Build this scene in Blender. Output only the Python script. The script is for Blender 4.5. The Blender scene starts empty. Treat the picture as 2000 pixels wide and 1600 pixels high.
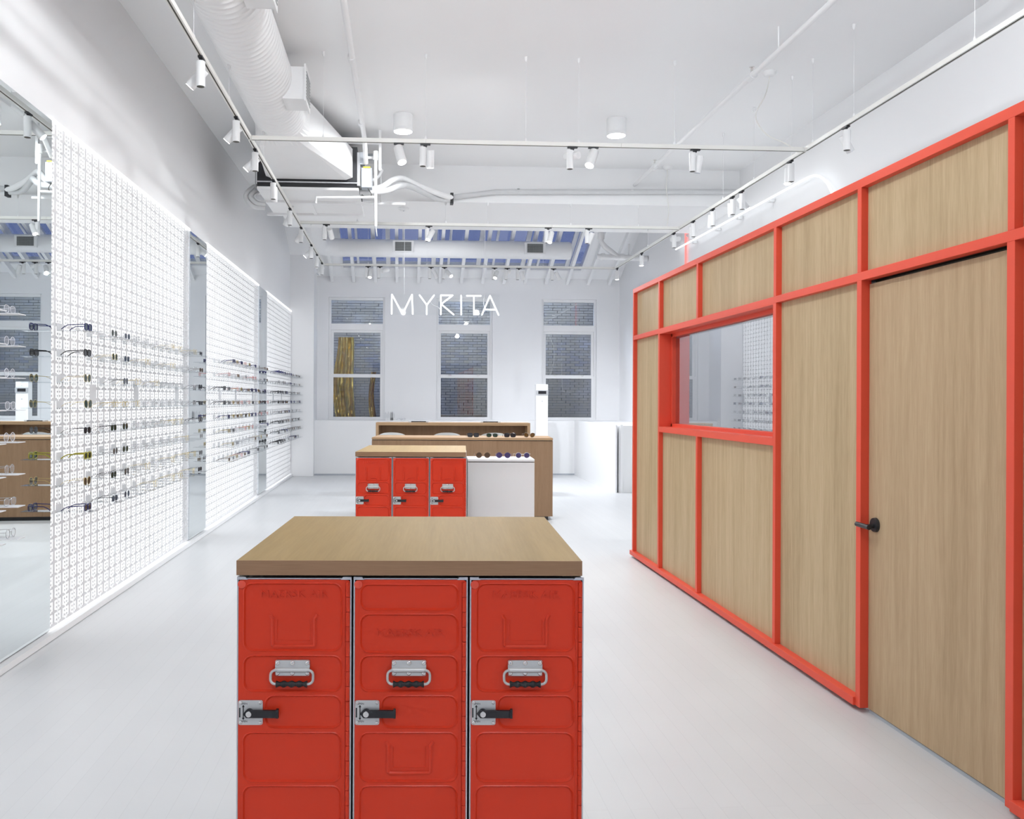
import bpy, bmesh, math, random
from mathutils import Vector, Matrix
random.seed(7)
PI = math.pi
scene = bpy.context.scene
C = scene.collection

# ------------------------------------------------------------------ camera, world, exposure
H = 1.48
cam_d = bpy.data.cameras.new('camera')
cam = bpy.data.objects.new('camera', cam_d); C.objects.link(cam)
cam_d.sensor_width = 36.0
cam_d.lens = 1720.0 / 2000.0 * 36.0
cam_d.shift_x = (1000 - 887) / 2000.0
cam_d.shift_y = (783 - 800) / 2000.0
cam_d.clip_start = 0.05; cam_d.clip_end = 200
cam.location = (0, 0, H)
cam.matrix_world = (Matrix.Translation((0, 0, H)) @ Matrix.Rotation(math.radians(-3.33), 4, 'Z')
                    @ Matrix.Rotation(math.radians(90), 4, 'X') @ Matrix.Rotation(0.004, 4, 'Z'))
scene.camera = cam
world = bpy.data.worlds.new('dusk_sky'); scene.world = world
world.use_nodes = True
bg = world.node_tree.nodes['Background']
bg.inputs[0].default_value = (0.105, 0.135, 0.29, 1); bg.inputs[1].default_value = 1.0
vs = scene.view_settings
vs.view_transform = 'Standard'; vs.look = 'None'; vs.gamma = 1.0; vs.use_curve_mapping = False
vs.exposure = 0.52
PANEL_GLOW = 1.35      # light boxes behind the perforated steel
DRUM_W = 46.0          # each ceiling drum lamp
SPOT_W = 92.0         # each track spot of the cross rails
WELL_W = 34.0          # each unseen lamp added to light the bricks outside
RAIL_W = 9.0          # each track spot of the two wall rails
scene.cycles.max_bounces = 8
scene.cycles.diffuse_bounces = 5
scene.cycles.glossy_bounces = 5
scene.cycles.transparent_max_bounces = 24
scene.cycles.sample_clamp_indirect = 6.0
scene.cycles.use_adaptive_sampling = True
scene.cycles.adaptive_threshold = 0.04
scene.cycles.caustics_reflective = False
scene.cycles.caustics_refractive = False

# ------------------------------------------------------------------ helpers
class MB:
    def __init__(s): s.v = []; s.f = []
    def add(s, vs, fs):
        b = len(s.v); s.v += [tuple(p) for p in vs]; s.f += [tuple(b + i for i in f) for f in fs]; return s
    def box(s, x0, x1, y0, y1, z0, z1):
        return s.add([(x0,y0,z0),(x1,y0,z0),(x1,y1,z0),(x0,y1,z0),(x0,y0,z1),(x1,y0,z1),(x1,y1,z1),(x0,y1,z1)],
                     [(0,3,2,1),(4,5,6,7),(0,1,5,4),(1,2,6,5),(2,3,7,6),(3,0,4,7)])
    def hexa(s, pts):   # 4 bottom ccw then 4 top
        return s.add(pts, [(0,3,2,1),(4,5,6,7),(0,1,5,4),(1,2,6,5),(2,3,7,6),(3,0,4,7)])
    def tube(s, path, r, n=8, closed=False, cap=True):
        P = [Vector(p) for p in path]; N = len(P)
        R = r if isinstance(r, (list, tuple)) else [r] * N
        up = Vector((0, 0, 1)); rings = []
        T0 = None; nrm = None
        for i in range(N):
            if closed: t = (P[(i+1) % N] - P[i-1])
            else: t = P[min(i+1, N-1)] - P[max(i-1, 0)]
            t = t.normalized() if t.length > 1e-9 else Vector((0,0,1))
            if nrm is None:
                a = up if abs(t.dot(up)) < 0.95 else Vector((1, 0, 0))
                nrm = (a - t * a.dot(t)).normalized()
            else:
                nrm = (nrm - t * nrm.dot(t))
                nrm = nrm.normalized() if nrm.length > 1e-6 else t.orthogonal().normalized()
            b = t.cross(nrm)
            rings.append([P[i] + (nrm * math.cos(2*PI*k/n) + b * math.sin(2*PI*k/n)) * R[i] for k in range(n)])
        vs = [p for rg in rings for p in rg]; fs = []
        M = N if closed else N - 1
        for i in range(M):
            j = (i + 1) % N
            for k in range(n):
                l = (k + 1) % n
                fs.append((i*n+k, i*n+l, j*n+l, j*n+k))
        if cap and not closed:
            fs.append(tuple(reversed(range(n)))); fs.append(tuple((N-1)*n + k for k in range(n)))
        return s.add(vs, fs)
    def cyl(s, p0, p1, r0, r1=None, n=16):
        return s.tube([p0, p1], [r0, r0 if r1 is None else r1], n)
    def prism(s, pts, axis, a0, a1):   # 2D outline extruded along an axis
        n = len(pts)
        def m(p, a):
            return (a, p[0], p[1]) if axis == 'x' else ((p[0], a, p[1]) if axis == 'y' else (p[0], p[1], a))
        vs = [m(p, a0) for p in pts] + [m(p, a1) for p in pts]
        fs = [tuple(range(n)), tuple(reversed(range(n, 2*n)))] + [(i, n+i, n+(i+1) % n, (i+1) % n) for i in range(n)]
        return s.add(vs, fs)
    def lathe(s, prof, n=20, c=(0,0,0)):
        vs = []; fs = []
        for (r, z) in prof:
            for k in range(n):
                vs.append((c[0]+r*math.cos(2*PI*k/n), c[1]+r*math.sin(2*PI*k/n), c[2]+z))
        for i in range(len(prof)-1):
            for k in range(n):
                l = (k+1) % n
                fs.append((i*n+k, i*n+l, (i+1)*n+l, (i+1)*n+k))
        fs.append(tuple(reversed(range(n)))); fs.append(tuple((len(prof)-1)*n+k for k in range(n)))
        return s.add(vs, fs)
    def mesh(s, name, smooth=False, fix=True):
        me = bpy.data.meshes.new(name); me.from_pydata(s.v, [], s.f)
        if fix:
            bm = bmesh.new(); bm.from_mesh(me); bmesh.ops.recalc_face_normals(bm, faces=bm.faces); bm.to_mesh(me); bm.free()
        if smooth: shade(me)
        me.update(); return me
    def build(s, name, mat, parent=None, smooth=False, bevel=0.0):
        o = inst(name, s.mesh(name, smooth), mat, parent)
        if bevel > 0:
            b = o.modifiers.new('bevel', 'BEVEL'); b.width = bevel; b.segments = 2; b.limit_method = 'ANGLE'
        return o

def shade(me, ang=40):
    me.polygons.foreach_set('use_smooth', [True] * len(me.polygons))
    try: me.set_sharp_from_angle(angle=math.radians(ang))
    except Exception: pass

def inst(name, me, mat, parent=None, loc=None, rot=None):
    o = bpy.data.objects.new(name, me); C.objects.link(o)
    if mat is not None:
        if len(me.materials) == 0: me.materials.append(mat)
        elif me.materials[0] is not mat:
            o.material_slots[0].link = 'OBJECT'; o.material_slots[0].material = mat
    if parent is not None: o.parent = parent
    if loc is not None: o.location = loc
    if rot is not None: o.rotation_euler = rot
    return o

def thing(name, label, cat, loc=(0,0,0), rotz=0.0, group=None, kind=None):
    o = bpy.data.objects.new(name, None); C.objects.link(o); o.empty_display_size = 0.05
    o.location = loc; o.rotation_euler = (0, 0, rotz)
    return tag(o, label, cat, group, kind)
def tag(o, label, cat, group=None, kind=None):
    o['label'] = label; o['category'] = cat
    if group: o['group'] = group
    if kind: o['kind'] = kind
    return o

def rrect(x0, x1, z0, z1, r, n=5):
    pts = []
    for (cx, cz, a0) in ((x1-r, z1-r, 0), (x0+r, z1-r, 90), (x0+r, z0+r, 180), (x1-r, z0+r, 270)):
        for k in range(n+1):
            a = math.radians(a0 + 90*k/n); pts.append((cx + r*math.cos(a), cz + r*math.sin(a)))
    return pts
def ellipse(cx, cz, a, b, n=20, p=2.0):
    out = []
    for k in range(n):
        t = 2*PI*k/n; c, s = math.cos(t), math.sin(t)
        out.append((cx + a*math.copysign(abs(c)**(2/p), c), cz + b*math.copysign(abs(s)**(2/p), s)))
    return out
def bez(p0, p1, p2, p3, n=12):
    out = []
    for i in range(n+1):
        t = i/n; u = 1-t
        out.append(tuple(u**3*a + 3*u*u*t*b + 3*u*t*t*c + t**3*d for a, b, c, d in zip(p0, p1, p2, p3)))
    return out
def smooth_path(pts, n=6):
    P = [Vector(p) for p in pts]; out = []
    for i in range(len(P)-1):
        a = P[max(i-1,0)]; b = P[i]; c = P[i+1]; d = P[min(i+2, len(P)-1)]
        for k in range(n):
            t = k/n
            out.append(0.5*((2*b) + (c-a)*t + (2*a-5*b+4*c-d)*t*t + (3*b-a-3*c+d)*t**3))
    out.append(P[-1]); return out

_fontcache = {}
def text_mesh(txt, size, extrude, bold=0.0):
    k = (txt, size, extrude, bold)
    if k in _fontcache: return _fontcache[k]
    cu = bpy.data.curves.new('lettering', 'FONT'); cu.body = txt; cu.size = size; cu.extrude = extrude; cu.offset = bold
    cu.align_x = 'CENTER'; cu.align_y = 'CENTER'; cu.resolution_u = 2
    o = bpy.data.objects.new('lettering', cu); C.objects.link(o)
    dg = bpy.context.evaluated_depsgraph_get(); dg.update()
    me = bpy.data.meshes.new_from_object(o.evaluated_get(dg)); me.name = 'lettering'
    bpy.data.objects.remove(o); me.materials.clear()
    _fontcache[k] = me; return me

# ------------------------------------------------------------------ materials
def nmat(name):
    m = bpy.data.materials.new(name); m.use_nodes = True
    nt = m.node_tree; b = nt.nodes['Principled BSDF']; return m, nt, b
def P_(name, col, rough=0.5, metal=0.0, spec=0.5, var=0.0, scale=6.0, bump=0.0, bscale=60.0, coat=0.0):
    m, nt, b = nmat(name)
    b.inputs['Base Color'].default_value = (*col, 1); b.inputs['Roughness'].default_value = rough
    b.inputs['Metallic'].default_value = metal; b.inputs['Specular IOR Level'].default_value = spec
    if coat: b.inputs['Coat Weight'].default_value = coat; b.inputs['Coat Roughness'].default_value = 0.15
    tc = nt.nodes.new('ShaderNodeTexCoord')
    n = nt.nodes.new('ShaderNodeTexNoise'); n.inputs['Scale'].default_value = scale; n.inputs['Detail'].default_value = 4
    nt.links.new(tc.outputs['Object'], n.inputs['Vector'])
    mr = nt.nodes.new('ShaderNodeMapRange'); mr.inputs[3].default_value = 1 - var; mr.inputs[4].default_value = 1 + var
    nt.links.new(n.outputs['Fac'], mr.inputs[0])
    mx = nt.nodes.new('ShaderNodeVectorMath'); mx.operation = 'SCALE'; mx.inputs[0].default_value = col
    nt.links.new(mr.outputs[0], mx.inputs['Scale']); nt.links.new(mx.outputs[0], b.inputs['Base Color'])
    if bump:
        n2 = nt.nodes.new('ShaderNodeTexNoise'); n2.inputs['Scale'].default_value = bscale
        nt.links.new(tc.outputs['Object'], n2.inputs['Vector'])
        bp = nt.nodes.new('ShaderNodeBump'); bp.inputs['Strength'].default_value = bump; bp.inputs['Distance'].default_value = 0.002
        nt.links.new(n2.outputs['Fac'], bp.inputs['Height']); nt.links.new(bp.outputs[0], b.inputs['Normal'])
    return m
def emit(name, col, s):
    m = bpy.data.materials.new(name); m.use_nodes = True; nt = m.node_tree
    nt.nodes.remove(nt.nodes['Principled BSDF'])
    e = nt.nodes.new('ShaderNodeEmission'); e.inputs[0].default_value = (*col, 1); e.inputs[1].default_value = s
    nt.links.new(e.outputs[0], nt.nodes['Material Output'].inputs[0]); return m
def glass(name, tint=(0.96, 0.98, 0.98), ior=1.5, refl=1.0, base=0.0):
    m = bpy.data.materials.new(name); m.use_nodes = True; nt = m.node_tree
    nt.nodes.remove(nt.nodes['Principled BSDF'])
    t = nt.nodes.new('ShaderNodeBsdfTransparent'); t.inputs[0].default_value = (*tint, 1)
    g = nt.nodes.new('ShaderNodeBsdfGlossy'); g.inputs['Roughness'].default_value = 0.0
    fr = nt.nodes.new('ShaderNodeFresnel'); fr.inputs['IOR'].default_value = ior
    ma = nt.nodes.new('ShaderNodeMath'); ma.operation = 'MULTIPLY_ADD'; ma.inputs[1].default_value = refl; ma.inputs[2].default_value = base; ma.use_clamp = True
    mx = nt.nodes.new('ShaderNodeMixShader')
    ge = nt.nodes.new('ShaderNodeNewGeometry'); sb = nt.nodes.new('ShaderNodeMath'); sb.operation = 'SUBTRACT'; sb.inputs[0].default_value = 1.0
    fm = nt.nodes.new('ShaderNodeMath'); fm.operation = 'MULTIPLY'       # one reflecting face per pane
    nt.links.new(ge.outputs['Backfacing'], sb.inputs[1]); nt.links.new(fr.outputs[0], ma.inputs[0])
    nt.links.new(ma.outputs[0], fm.inputs[0]); nt.links.new(sb.outputs[0], fm.inputs[1]); nt.links.new(fm.outputs[0], mx.inputs[0])
    nt.links.new(t.outputs[0], mx.inputs[1]); nt.links.new(g.outputs[0], mx.inputs[2])
    nt.links.new(mx.outputs[0], nt.nodes['Material Output'].inputs[0]); return m
def wood(name, c1, c2, axis, rough=0.45, streak=26.0):
    m, nt, b = nmat(name); b.inputs['Roughness'].default_value = rough; b.inputs['Specular IOR Level'].default_value = 0.07
    tc = nt.nodes.new('ShaderNodeTexCoord'); mp = nt.nodes.new('ShaderNodeMapping')
    oi = nt.nodes.new('ShaderNodeObjectInfo')
    ad = nt.nodes.new('ShaderNodeVectorMath'); ad.operation = 'ADD'
    cb = nt.nodes.new('ShaderNodeCombineXYZ'); mu = nt.nodes.new('ShaderNodeMath'); mu.operation = 'MULTIPLY'; mu.inputs[1].default_value = 17.0
    nt.links.new(oi.outputs['Random'], mu.inputs[0])
    for i in range(3): nt.links.new(mu.outputs[0], cb.inputs[i])
    nt.links.new(tc.outputs['Object'], ad.inputs[0]); nt.links.new(cb.outputs[0], ad.inputs[1]); nt.links.new(ad.outputs[0], mp.inputs[0])
    lo = 0.045
    mp.inputs['Scale'].default_value = tuple(lo if a == axis else 1.0 for a in 'xyz')
    n1 = nt.nodes.new('ShaderNodeTexNoise'); n1.inputs['Scale'].default_value = streak; n1.inputs['Detail'].default_value = 7; n1.inputs['Roughness'].default_value = 0.62; n1.inputs['Distortion'].default_value = 0.5
    n2 = nt.nodes.new('ShaderNodeTexNoise'); n2.inputs['Scale'].default_value = streak*11; n2.inputs['Detail'].default_value = 3
    n3 = nt.nodes.new('ShaderNodeTexNoise'); n3.inputs['Scale'].default_value = 3.2; n3.inputs['Detail'].default_value = 2; n3.inputs['Distortion'].default_value = 1.2
    for n in (n1, n2, n3): nt.links.new(mp.outputs[0], n.inputs['Vector'])
    a1 = nt.nodes.new('ShaderNodeMath'); a1.operation = 'MULTIPLY'; a1.inputs[1].default_value = 0.5
    nt.links.new(n1.outputs['Fac'], a1.inputs[0])
    a2 = nt.nodes.new('ShaderNodeMath'); a2.operation = 'MULTIPLY_ADD'; a2.inputs[1].default_value = 0.28
    nt.links.new(n2.outputs['Fac'], a2.inputs[0]); nt.links.new(a1.outputs[0], a2.inputs[2])
    a3 = nt.nodes.new('ShaderNodeMath'); a3.operation = 'MULTIPLY_ADD'; a3.inputs[1].default_value = 0.22
    nt.links.new(n3.outputs['Fac'], a3.inputs[0]); nt.links.new(a2.outputs[0], a3.inputs[2])
    cr = nt.nodes.new('ShaderNodeValToRGB'); cr.color_ramp.elements[0].position = 0.36; cr.color_ramp.elements[1].position = 0.62
    cr.color_ramp.elements[0].color = (*c2, 1); cr.color_ramp.elements[1].color = (*c1, 1)
    nt.links.new(a3.outputs[0], cr.inputs[0]); nt.links.new(cr.outputs[0], b.inputs['Base Color'])
    bp = nt.nodes.new('ShaderNodeBump'); bp.inputs['Strength'].default_value = 0.12; bp.inputs['Distance'].default_value = 0.001
    nt.links.new(a2.outputs[0], bp.inputs['Height']); nt.links.new(bp.outputs[0], b.inputs['Normal'])
    return m

M = {}
M['wall'] = P_('white_wall_paint', (0.87, 0.875, 0.885), 0.6, spec=0.3, var=0.015, scale=1.2, bump=0.05, bscale=180)
M['ceil'] = P_('white_ceiling_paint', (0.88, 0.885, 0.89), 0.7, spec=0.2, var=0.01, scale=1.0)
M['white'] = P_('white_lacquer', (0.84, 0.845, 0.85), 0.35, var=0.01)
M['whitemetal'] = P_('white_powder_coat', (0.82, 0.825, 0.83), 0.4, var=0.01)
M['cream'] = P_('cream_track_paint', (0.78, 0.775, 0.74), 0.4, var=0.01)
M['groove'] = P_('dark_track_groove', (0.05, 0.045, 0.03), 0.6)
M['black'] = P_('matt_black', (0.012, 0.013, 0.016), 0.45, var=0.1)
M['rubber'] = P_('black_rubber', (0.010, 0.011, 0.013), 0.5, var=0.1, bump=0.1)
M['dark'] = P_('dark_unit_steel', (0.035, 0.037, 0.042), 0.5, var=0.2, bump=0.2, bscale=300)
M['steel'] = P_('brushed_aluminium', (0.62, 0.63, 0.65), 0.32, metal=0.85, var=0.06, scale=30)
M['plate'] = P_('zinc_plate', (0.60, 0.61, 0.60), 0.38, metal=0.55, var=0.05, scale=40)
M['chrome'] = P_('polished_steel', (0.75, 0.74, 0.72), 0.15, metal=1.0)
M['greybox'] = P_('galvanised_grey', (0.45, 0.48, 0.52), 0.45, metal=0.2, var=0.08)
M['yellow'] = P_('yellow_sticker', (0.80, 0.65, 0.04), 0.5)
M['red'] = P_('red_lacquer_frame', (0.74, 0.085, 0.045), 0.42, spec=0.3, var=0.03, scale=3)
M['redloc'] = P_('red_container_paint', (0.62, 0.040, 0.013), 0.30, spec=0.30, var=0.05, scale=5, bump=0.06, bscale=240)
M['redbright'] = P_('red_stud', (0.70, 0.075, 0.04), 0.25)
M['perf'] = P_('perforated_steel', (0.72, 0.725, 0.74), 0.42, metal=0.0, spec=0.5, var=0.02)
M['shelf'] = P_('white_shelf_steel', (0.76, 0.77, 0.785), 0.35, spec=0.5, var=0.02)
M['duct'] = P_('white_duct_paint', (0.82, 0.825, 0.83), 0.5, var=0.015)
M['foamgrey'] = P_('grey_foam_lagging', (0.62, 0.63, 0.64), 0.7, var=0.06, bump=0.2)
M['grille'] = P_('grille_grey', (0.33, 0.35, 0.36), 0.5)
M['mortar'] = P_('grey_mortar', (0.20, 0.20, 0.21), 0.9, var=0.25, scale=9)
M['chairw'] = P_('pale_grey_shell', (0.70, 0.72, 0.71), 0.4, var=0.01)
M['screen'] = P_('black_display_glass', (0.01, 0.01, 0.014), 0.08)
M['oakp'] = wood('oak_panel_vertical', (0.555, 0.425, 0.265), (0.40, 0.295, 0.17), 'z', streak=20)
M['oakdoor'] = wood('oak_door_vertical', (0.53, 0.39, 0.245), (0.40, 0.28, 0.165), 'z', streak=20)
M['oakt'] = wood('oak_top_lengthwise', (0.335, 0.232, 0.102), (0.268, 0.182, 0.076), 'y', streak=14)
M['oakx'] = wood('oak_edge_crosswise', (0.33, 0.205, 0.125), (0.25, 0.15, 0.088), 'x', streak=26)
M['oakc'] = wood('oak_counter_vertical', (0.31, 0.198, 0.122), (0.24, 0.150, 0.088), 'z', streak=24)
M['oakcx'] = wood('oak_counter_crosswise', (0.43, 0.285, 0.165), (0.34, 0.22, 0.125), 'x', streak=24)
M['glass'] = glass('window_glass', (0.93, 0.95, 0.96), 1.5, 2.4, 0.0)
M['vision'] = glass('interior_window_glass', (0.80, 0.82, 0.85), 1.6, 2.3, 0.10)
M['signback'] = glass('clear_sign_backing', (0.985, 0.99, 0.99), 1.3, 0.5, 0.0)
M['acrylic'] = glass('clear_acrylic_shelf', (0.88, 0.90, 0.91), 1.45, 1.5, 0.03)
M['glow'] = emit('panel_backlight', (0.975, 0.985, 1.0), PANEL_GLOW)
M['lamp'] = emit('lamp_lens', (1, 0.985, 0.96), 12.0)
M['neon'] = emit('white_neon', (0.93, 0.97, 1.0), 1.7)
M['neonred'] = emit('red_neon', (1.0, 0.16, 0.15), 1.6)
M['led'] = emit('top_light_line', (0.98, 0.99, 1.0), 1.1)
def mirror_mat():
    m, nt, b = nmat('silver_mirror'); b.inputs['Base Color'].default_value = (0.80, 0.85, 0.855, 1)
    b.inputs['Metallic'].default_value = 1.0; b.inputs['Roughness'].default_value = 0.0
    n = nt.nodes.new('ShaderNodeTexNoise'); n.inputs['Scale'].default_value = 0.6
    mr = nt.nodes.new('ShaderNodeMapRange'); mr.inputs[3].default_value = 0.0; mr.inputs[4].default_value = 0.012
    nt.links.new(n.outputs['Fac'], mr.inputs[0]); nt.links.new(mr.outputs[0], b.inputs['Roughness']); return m
M['mirror'] = mirror_mat()
def floor_mat():
    m, nt, b = nmat('white_painted_boards')
    tc = nt.nodes.new('ShaderNodeTexCoord'); mp = nt.nodes.new('ShaderNodeMapping'); mp.inputs['Rotation'].default_value = (0, 0, PI/2)
    nt.links.new(tc.outputs['Object'], mp.inputs[0])
    br = nt.nodes.new('ShaderNodeTexBrick'); br.inputs['Color1'].default_value = (0.61, 0.62, 0.63, 1); br.inputs['Color2'].default_value = (0.595, 0.605, 0.615, 1)
    br.inputs['Mortar'].default_value = (0.55, 0.56, 0.57, 1); br.inputs['Scale'].default_value = 1.0; br.inputs['Mortar Size'].default_value = 0.0012
    br.inputs['Brick Width'].default_value = 2.3; br.inputs['Row Height'].default_value = 0.083; br.inputs['Bias'].default_value = 0.0
    br.offset = 0.37
    nt.links.new(mp.outputs[0], br.inputs['Vector'])
    n = nt.nodes.new('ShaderNodeTexNoise'); n.inputs['Scale'].default_value = 1.7; n.inputs['Detail'].default_value = 6
    nt.links.new(tc.outputs['Object'], n.inputs['Vector'])
    mr = nt.nodes.new('ShaderNodeMapRange'); mr.inputs[1].default_value = 0.3; mr.inputs[2].default_value = 0.7; mr.inputs[3].default_value = 0.975; mr.inputs[4].default_value = 1.02
    nt.links.new(n.outputs['Fac'], mr.inputs[0])
    sc = nt.nodes.new('ShaderNodeVectorMath'); sc.operation = 'SCALE'
    nt.links.new(br.outputs['Color'], sc.inputs[0]); nt.links.new(mr.outputs[0], sc.inputs['Scale']); nt.links.new(sc.outputs[0], b.inputs['Base Color'])
    r2 = nt.nodes.new('ShaderNodeMapRange'); r2.inputs[3].default_value = 0.28; r2.inputs[4].default_value = 0.45
    nt.links.new(n.outputs['Fac'], r2.inputs[0]); nt.links.new(r2.outputs[0], b.inputs['Roughness'])
    b.inputs['Specular IOR Level'].default_value = 0.35
    bp = nt.nodes.new('ShaderNodeBump'); bp.inputs['Strength'].default_value = 0.15; bp.inputs['Distance'].default_value = 0.001; bp.invert = True
    nt.links.new(br.outputs['Fac'], bp.inputs['Height']); nt.links.new(bp.outputs[0], b.inputs['Normal'])
    return m
M['floor'] = floor_mat()
def brick_mat():
    m, nt, b = nmat('painted_grey_brick'); b.inputs['Roughness'].default_value = 0.85
    oi = nt.nodes.new('ShaderNodeObjectInfo'); tc = nt.nodes.new('ShaderNodeTexCoord')
    n = nt.nodes.new('ShaderNodeTexNoise'); n.inputs['Scale'].default_value = 2.0; n.inputs['Detail'].default_value = 6
    ge = nt.nodes.new('ShaderNodeNewGeometry'); nt.links.new(ge.outputs['Position'], n.inputs['Vector'])
    ad = nt.nodes.new('ShaderNodeMath'); ad.operation = 'MULTIPLY_ADD'; ad.inputs[1].default_value = 0.35
    nt.links.new(oi.outputs['Random'], ad.inputs[0]); nt.links.new(n.outputs['Fac'], ad.inputs[2])
    cr = nt.nodes.new('ShaderNodeValToRGB')
    e = cr.color_ramp.elements; e[0].position = 0.4; e[0].color = (0.30, 0.315, 0.36, 1); e[1].position = 0.95; e[1].color = (0.46, 0.46, 0.47, 1)
    x = cr.color_ramp.elements.new(0.72); x.color = (0.40, 0.37, 0.30, 1)
    nt.links.new(ad.outputs[0], cr.inputs[0]); nt.links.new(cr.outputs[0], b.inputs['Base Color']); return m
M['brick'] = brick_mat()
def lensmat(name, col, alpha):
    m = bpy.data.materials.new(name); m.use_nodes = True; nt = m.node_tree; b = nt.nodes['Principled BSDF']
    b.inputs['Base Color'].default_value = (*col, 1); b.inputs['Roughness'].default_value = 0.05
    t = nt.nodes.new('ShaderNodeBsdfTransparent'); t.inputs[0].default_value = (*[min(1, 0.5 + c) for c in col], 1)
    mx = nt.nodes.new('ShaderNodeMixShader'); mx.inputs[0].default_value = alpha
    n = nt.nodes.new('ShaderNodeTexNoise'); n.inputs['Scale'].default_value = 3
    nt.links.new(t.outputs[0], mx.inputs[1]); nt.links.new(b.outputs[0], mx.inputs[2]); nt.links.new(mx.outputs[0], nt.nodes['Material Output'].inputs[0])
    return m
LENS = {k: lensmat('lens_' + k, c, a) for k, (c, a) in dict(
    green=((0.02, 0.045, 0.03), 0.85), grey=((0.03, 0.034, 0.045), 0.85), brown=((0.07, 0.038, 0.018), 0.8), blue=((0.06, 0.09, 0.14), 0.75),
    violet=((0.05, 0.035, 0.11), 0.8), clear=((0.72, 0.74, 0.78), 0.14), amber=((0.16, 0.09, 0.03), 0.72)).items()}
FR = dict(black=P_('black_acetate', (0.012, 0.012, 0.015), 0.25), navy=P_('navy_acetate', (0.022, 0.025, 0.13), 0.25),
          gold=P_('gold_wire', (0.60, 0.47, 0.16), 0.3, metal=0.8), silver=P_('silver_wire', (0.45, 0.46, 0.48), 0.3, metal=0.8),
          clear=P_('clear_acetate', (0.66, 0.66, 0.70), 0.2), tort=P_('tortoise_acetate', (0.10, 0.045, 0.015), 0.25, var=0.5, scale=90),
          yellow=P_('yellow_acetate', (0.40, 0.36, 0.03), 0.3), red=P_('red_acetate', (0.45, 0.05, 0.03), 0.3))

# ------------------------------------------------------------------ the shell
XL, XR, YB, ZC = -2.20, 4.47, 18.0, 4.56
YF = -4.2
ROOF0, SL = 4.0, 0.443                       # skylight roof: height at back wall and slope
def roofz(y): return ROOF0 + SL * (YB - y)
def struct(o, label, cat): return tag(o, label, cat, kind='structure')
struct(MB().box(XL-0.5, XR+0.3, YF-0.3, YB+0.4, -0.12, 0).build('floor', M['floor']), 'white painted board floor with faint plank joints', 'floor')
w = MB(); w.box(XL-0.5, XL-0.09, YF, YB, 0, 6.6); w.box(XL-0.09, XL, YF, 17.3, 3.225, 6.6); w.box(XL-0.09, XL, YF, 1.2, 0, 3.225)
struct(w.build('wall_left', M['wall']), 'tall plain white wall above the backlit eyewear panels', 'wall')
struct(MB().box(XL-0.09, -1.74, 17.3, YB, 0, 6.6).build('wall_pier', M['wall']), 'white wall pier beside the far end of the eyewear panels', 'wall')
struct(MB().box(XR, XR+0.3, YF, YB, 0, 6.6).build('wall_right', M['wall']), 'white side wall carrying the neon tubes behind the partition', 'wall')
fw = MB(); fw.box(XL, XR, YF-0.25, YF, 3.2, 4.7); fw.box(XL, -1.4, YF-0.25, YF, 0, 3.2); fw.box(3.6, XR, YF-0.25, YF, 0, 3.2); fw.box(-1.4, 3.6, YF-0.25, YF, 0, 0.5)
struct(fw.build('wall_front', M['wall']), 'white shop front wall at the entrance end of the room', 'wall')
WIN = [(-1.51, -0.37), (0.68, 1.83), (2.85, 3.99)]; WZ0, WZ1 = 1.07, 3.58
bw = MB(); xs = [XL-0.5] + [v for p in WIN for v in p] + [XR+0.3]
for i in range(0, len(xs), 2): bw.box(xs[i], xs[i+1], YB, YB+0.28, 0, 4.02)
for a, b in WIN: bw.box(a, b, YB, YB+0.28, 0, WZ0); bw.box(a, b, YB, YB+0.28, WZ1, 4.02)
struct(bw.build('wall_back', M['wall']), 'white end wall with three tall sash windows', 'wall')
cl = MB(); cl.box(XL-0.5, XR+0.3, YF-0.25, 11.5, ZC, ZC+0.2)
cl.box(XL-0.5, -1.70, 11.5, 13.36, ZC, ZC+0.2); cl.box(XL-0.5, -1.70, 13.16, 13.36, ZC+0.2, 6.6)
struct(MB().box(-1.70, XR+0.3, 11.5, 13.36, 4.08, 6.6).build('ceiling_soffit', M['ceil']), 'lower white soffit block in front of the skylight', 'ceiling')
struct(cl.build('ceiling', M['ceil']), 'flat white ceiling stepping down to a lower soffit', 'ceiling')
SKX0, SKX1, SKY0, SKY1 = -1.2, 3.60, 16.15, 17.70
rf = MB()
def slab(mb, x0, x1, y0, y1, lo, hi):
    mb.hexa([(x0,y0,roofz(y0)+lo),(x1,y0,roofz(y0)+lo),(x1,y1,roofz(y1)+lo),(x0,y1,roofz(y1)+lo),
             (x0,y0,roofz(y0)+hi),(x1,y0,roofz(y0)+hi),(x1,y1,roofz(y1)+hi),(x0,y1,roofz(y1)+hi)])
slab(rf, XL-0.4, XR+0.2, 13.3, SKY0, 0, 0.13); slab(rf, XL-0.4, XR+0.2, SKY1, YB+0.3, 0, 0.13)
slab(rf, XL-0.4, SKX0, SKY0, SKY1, 0, 0.13); slab(rf, SKX1, XR+0.2, SKY0, SKY1, 0, 0.13)
roof = struct(rf.build('ceiling_slope', M['ceil']), 'sloping white roof with exposed rafters and a wide skylight', 'ceiling')
k = 0; x = -1.44
while x < 4.4:
    r = MB(); slab(r, x-0.03, x+0.03, 13.4, YB-0.02, -0.13, 0.0); r.build('rafter', M['ceil'], roof); x += 0.437
sky = struct(thing('window_skylight', 'wide sloped skylight showing blue dusk sky between rafters', 'skylight'), 'wide sloped skylight showing blue dusk sky between rafters', 'skylight')
ci_ = 0.006
sk = MB(); slab(sk, SKX0-0.05, SKX0+ci_, SKY0+ci_, SKY1-ci_, -0.004, 0.14); slab(sk, SKX1-ci_, SKX1+0.05, SKY0+ci_, SKY1-ci_, -0.004, 0.14)
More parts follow.
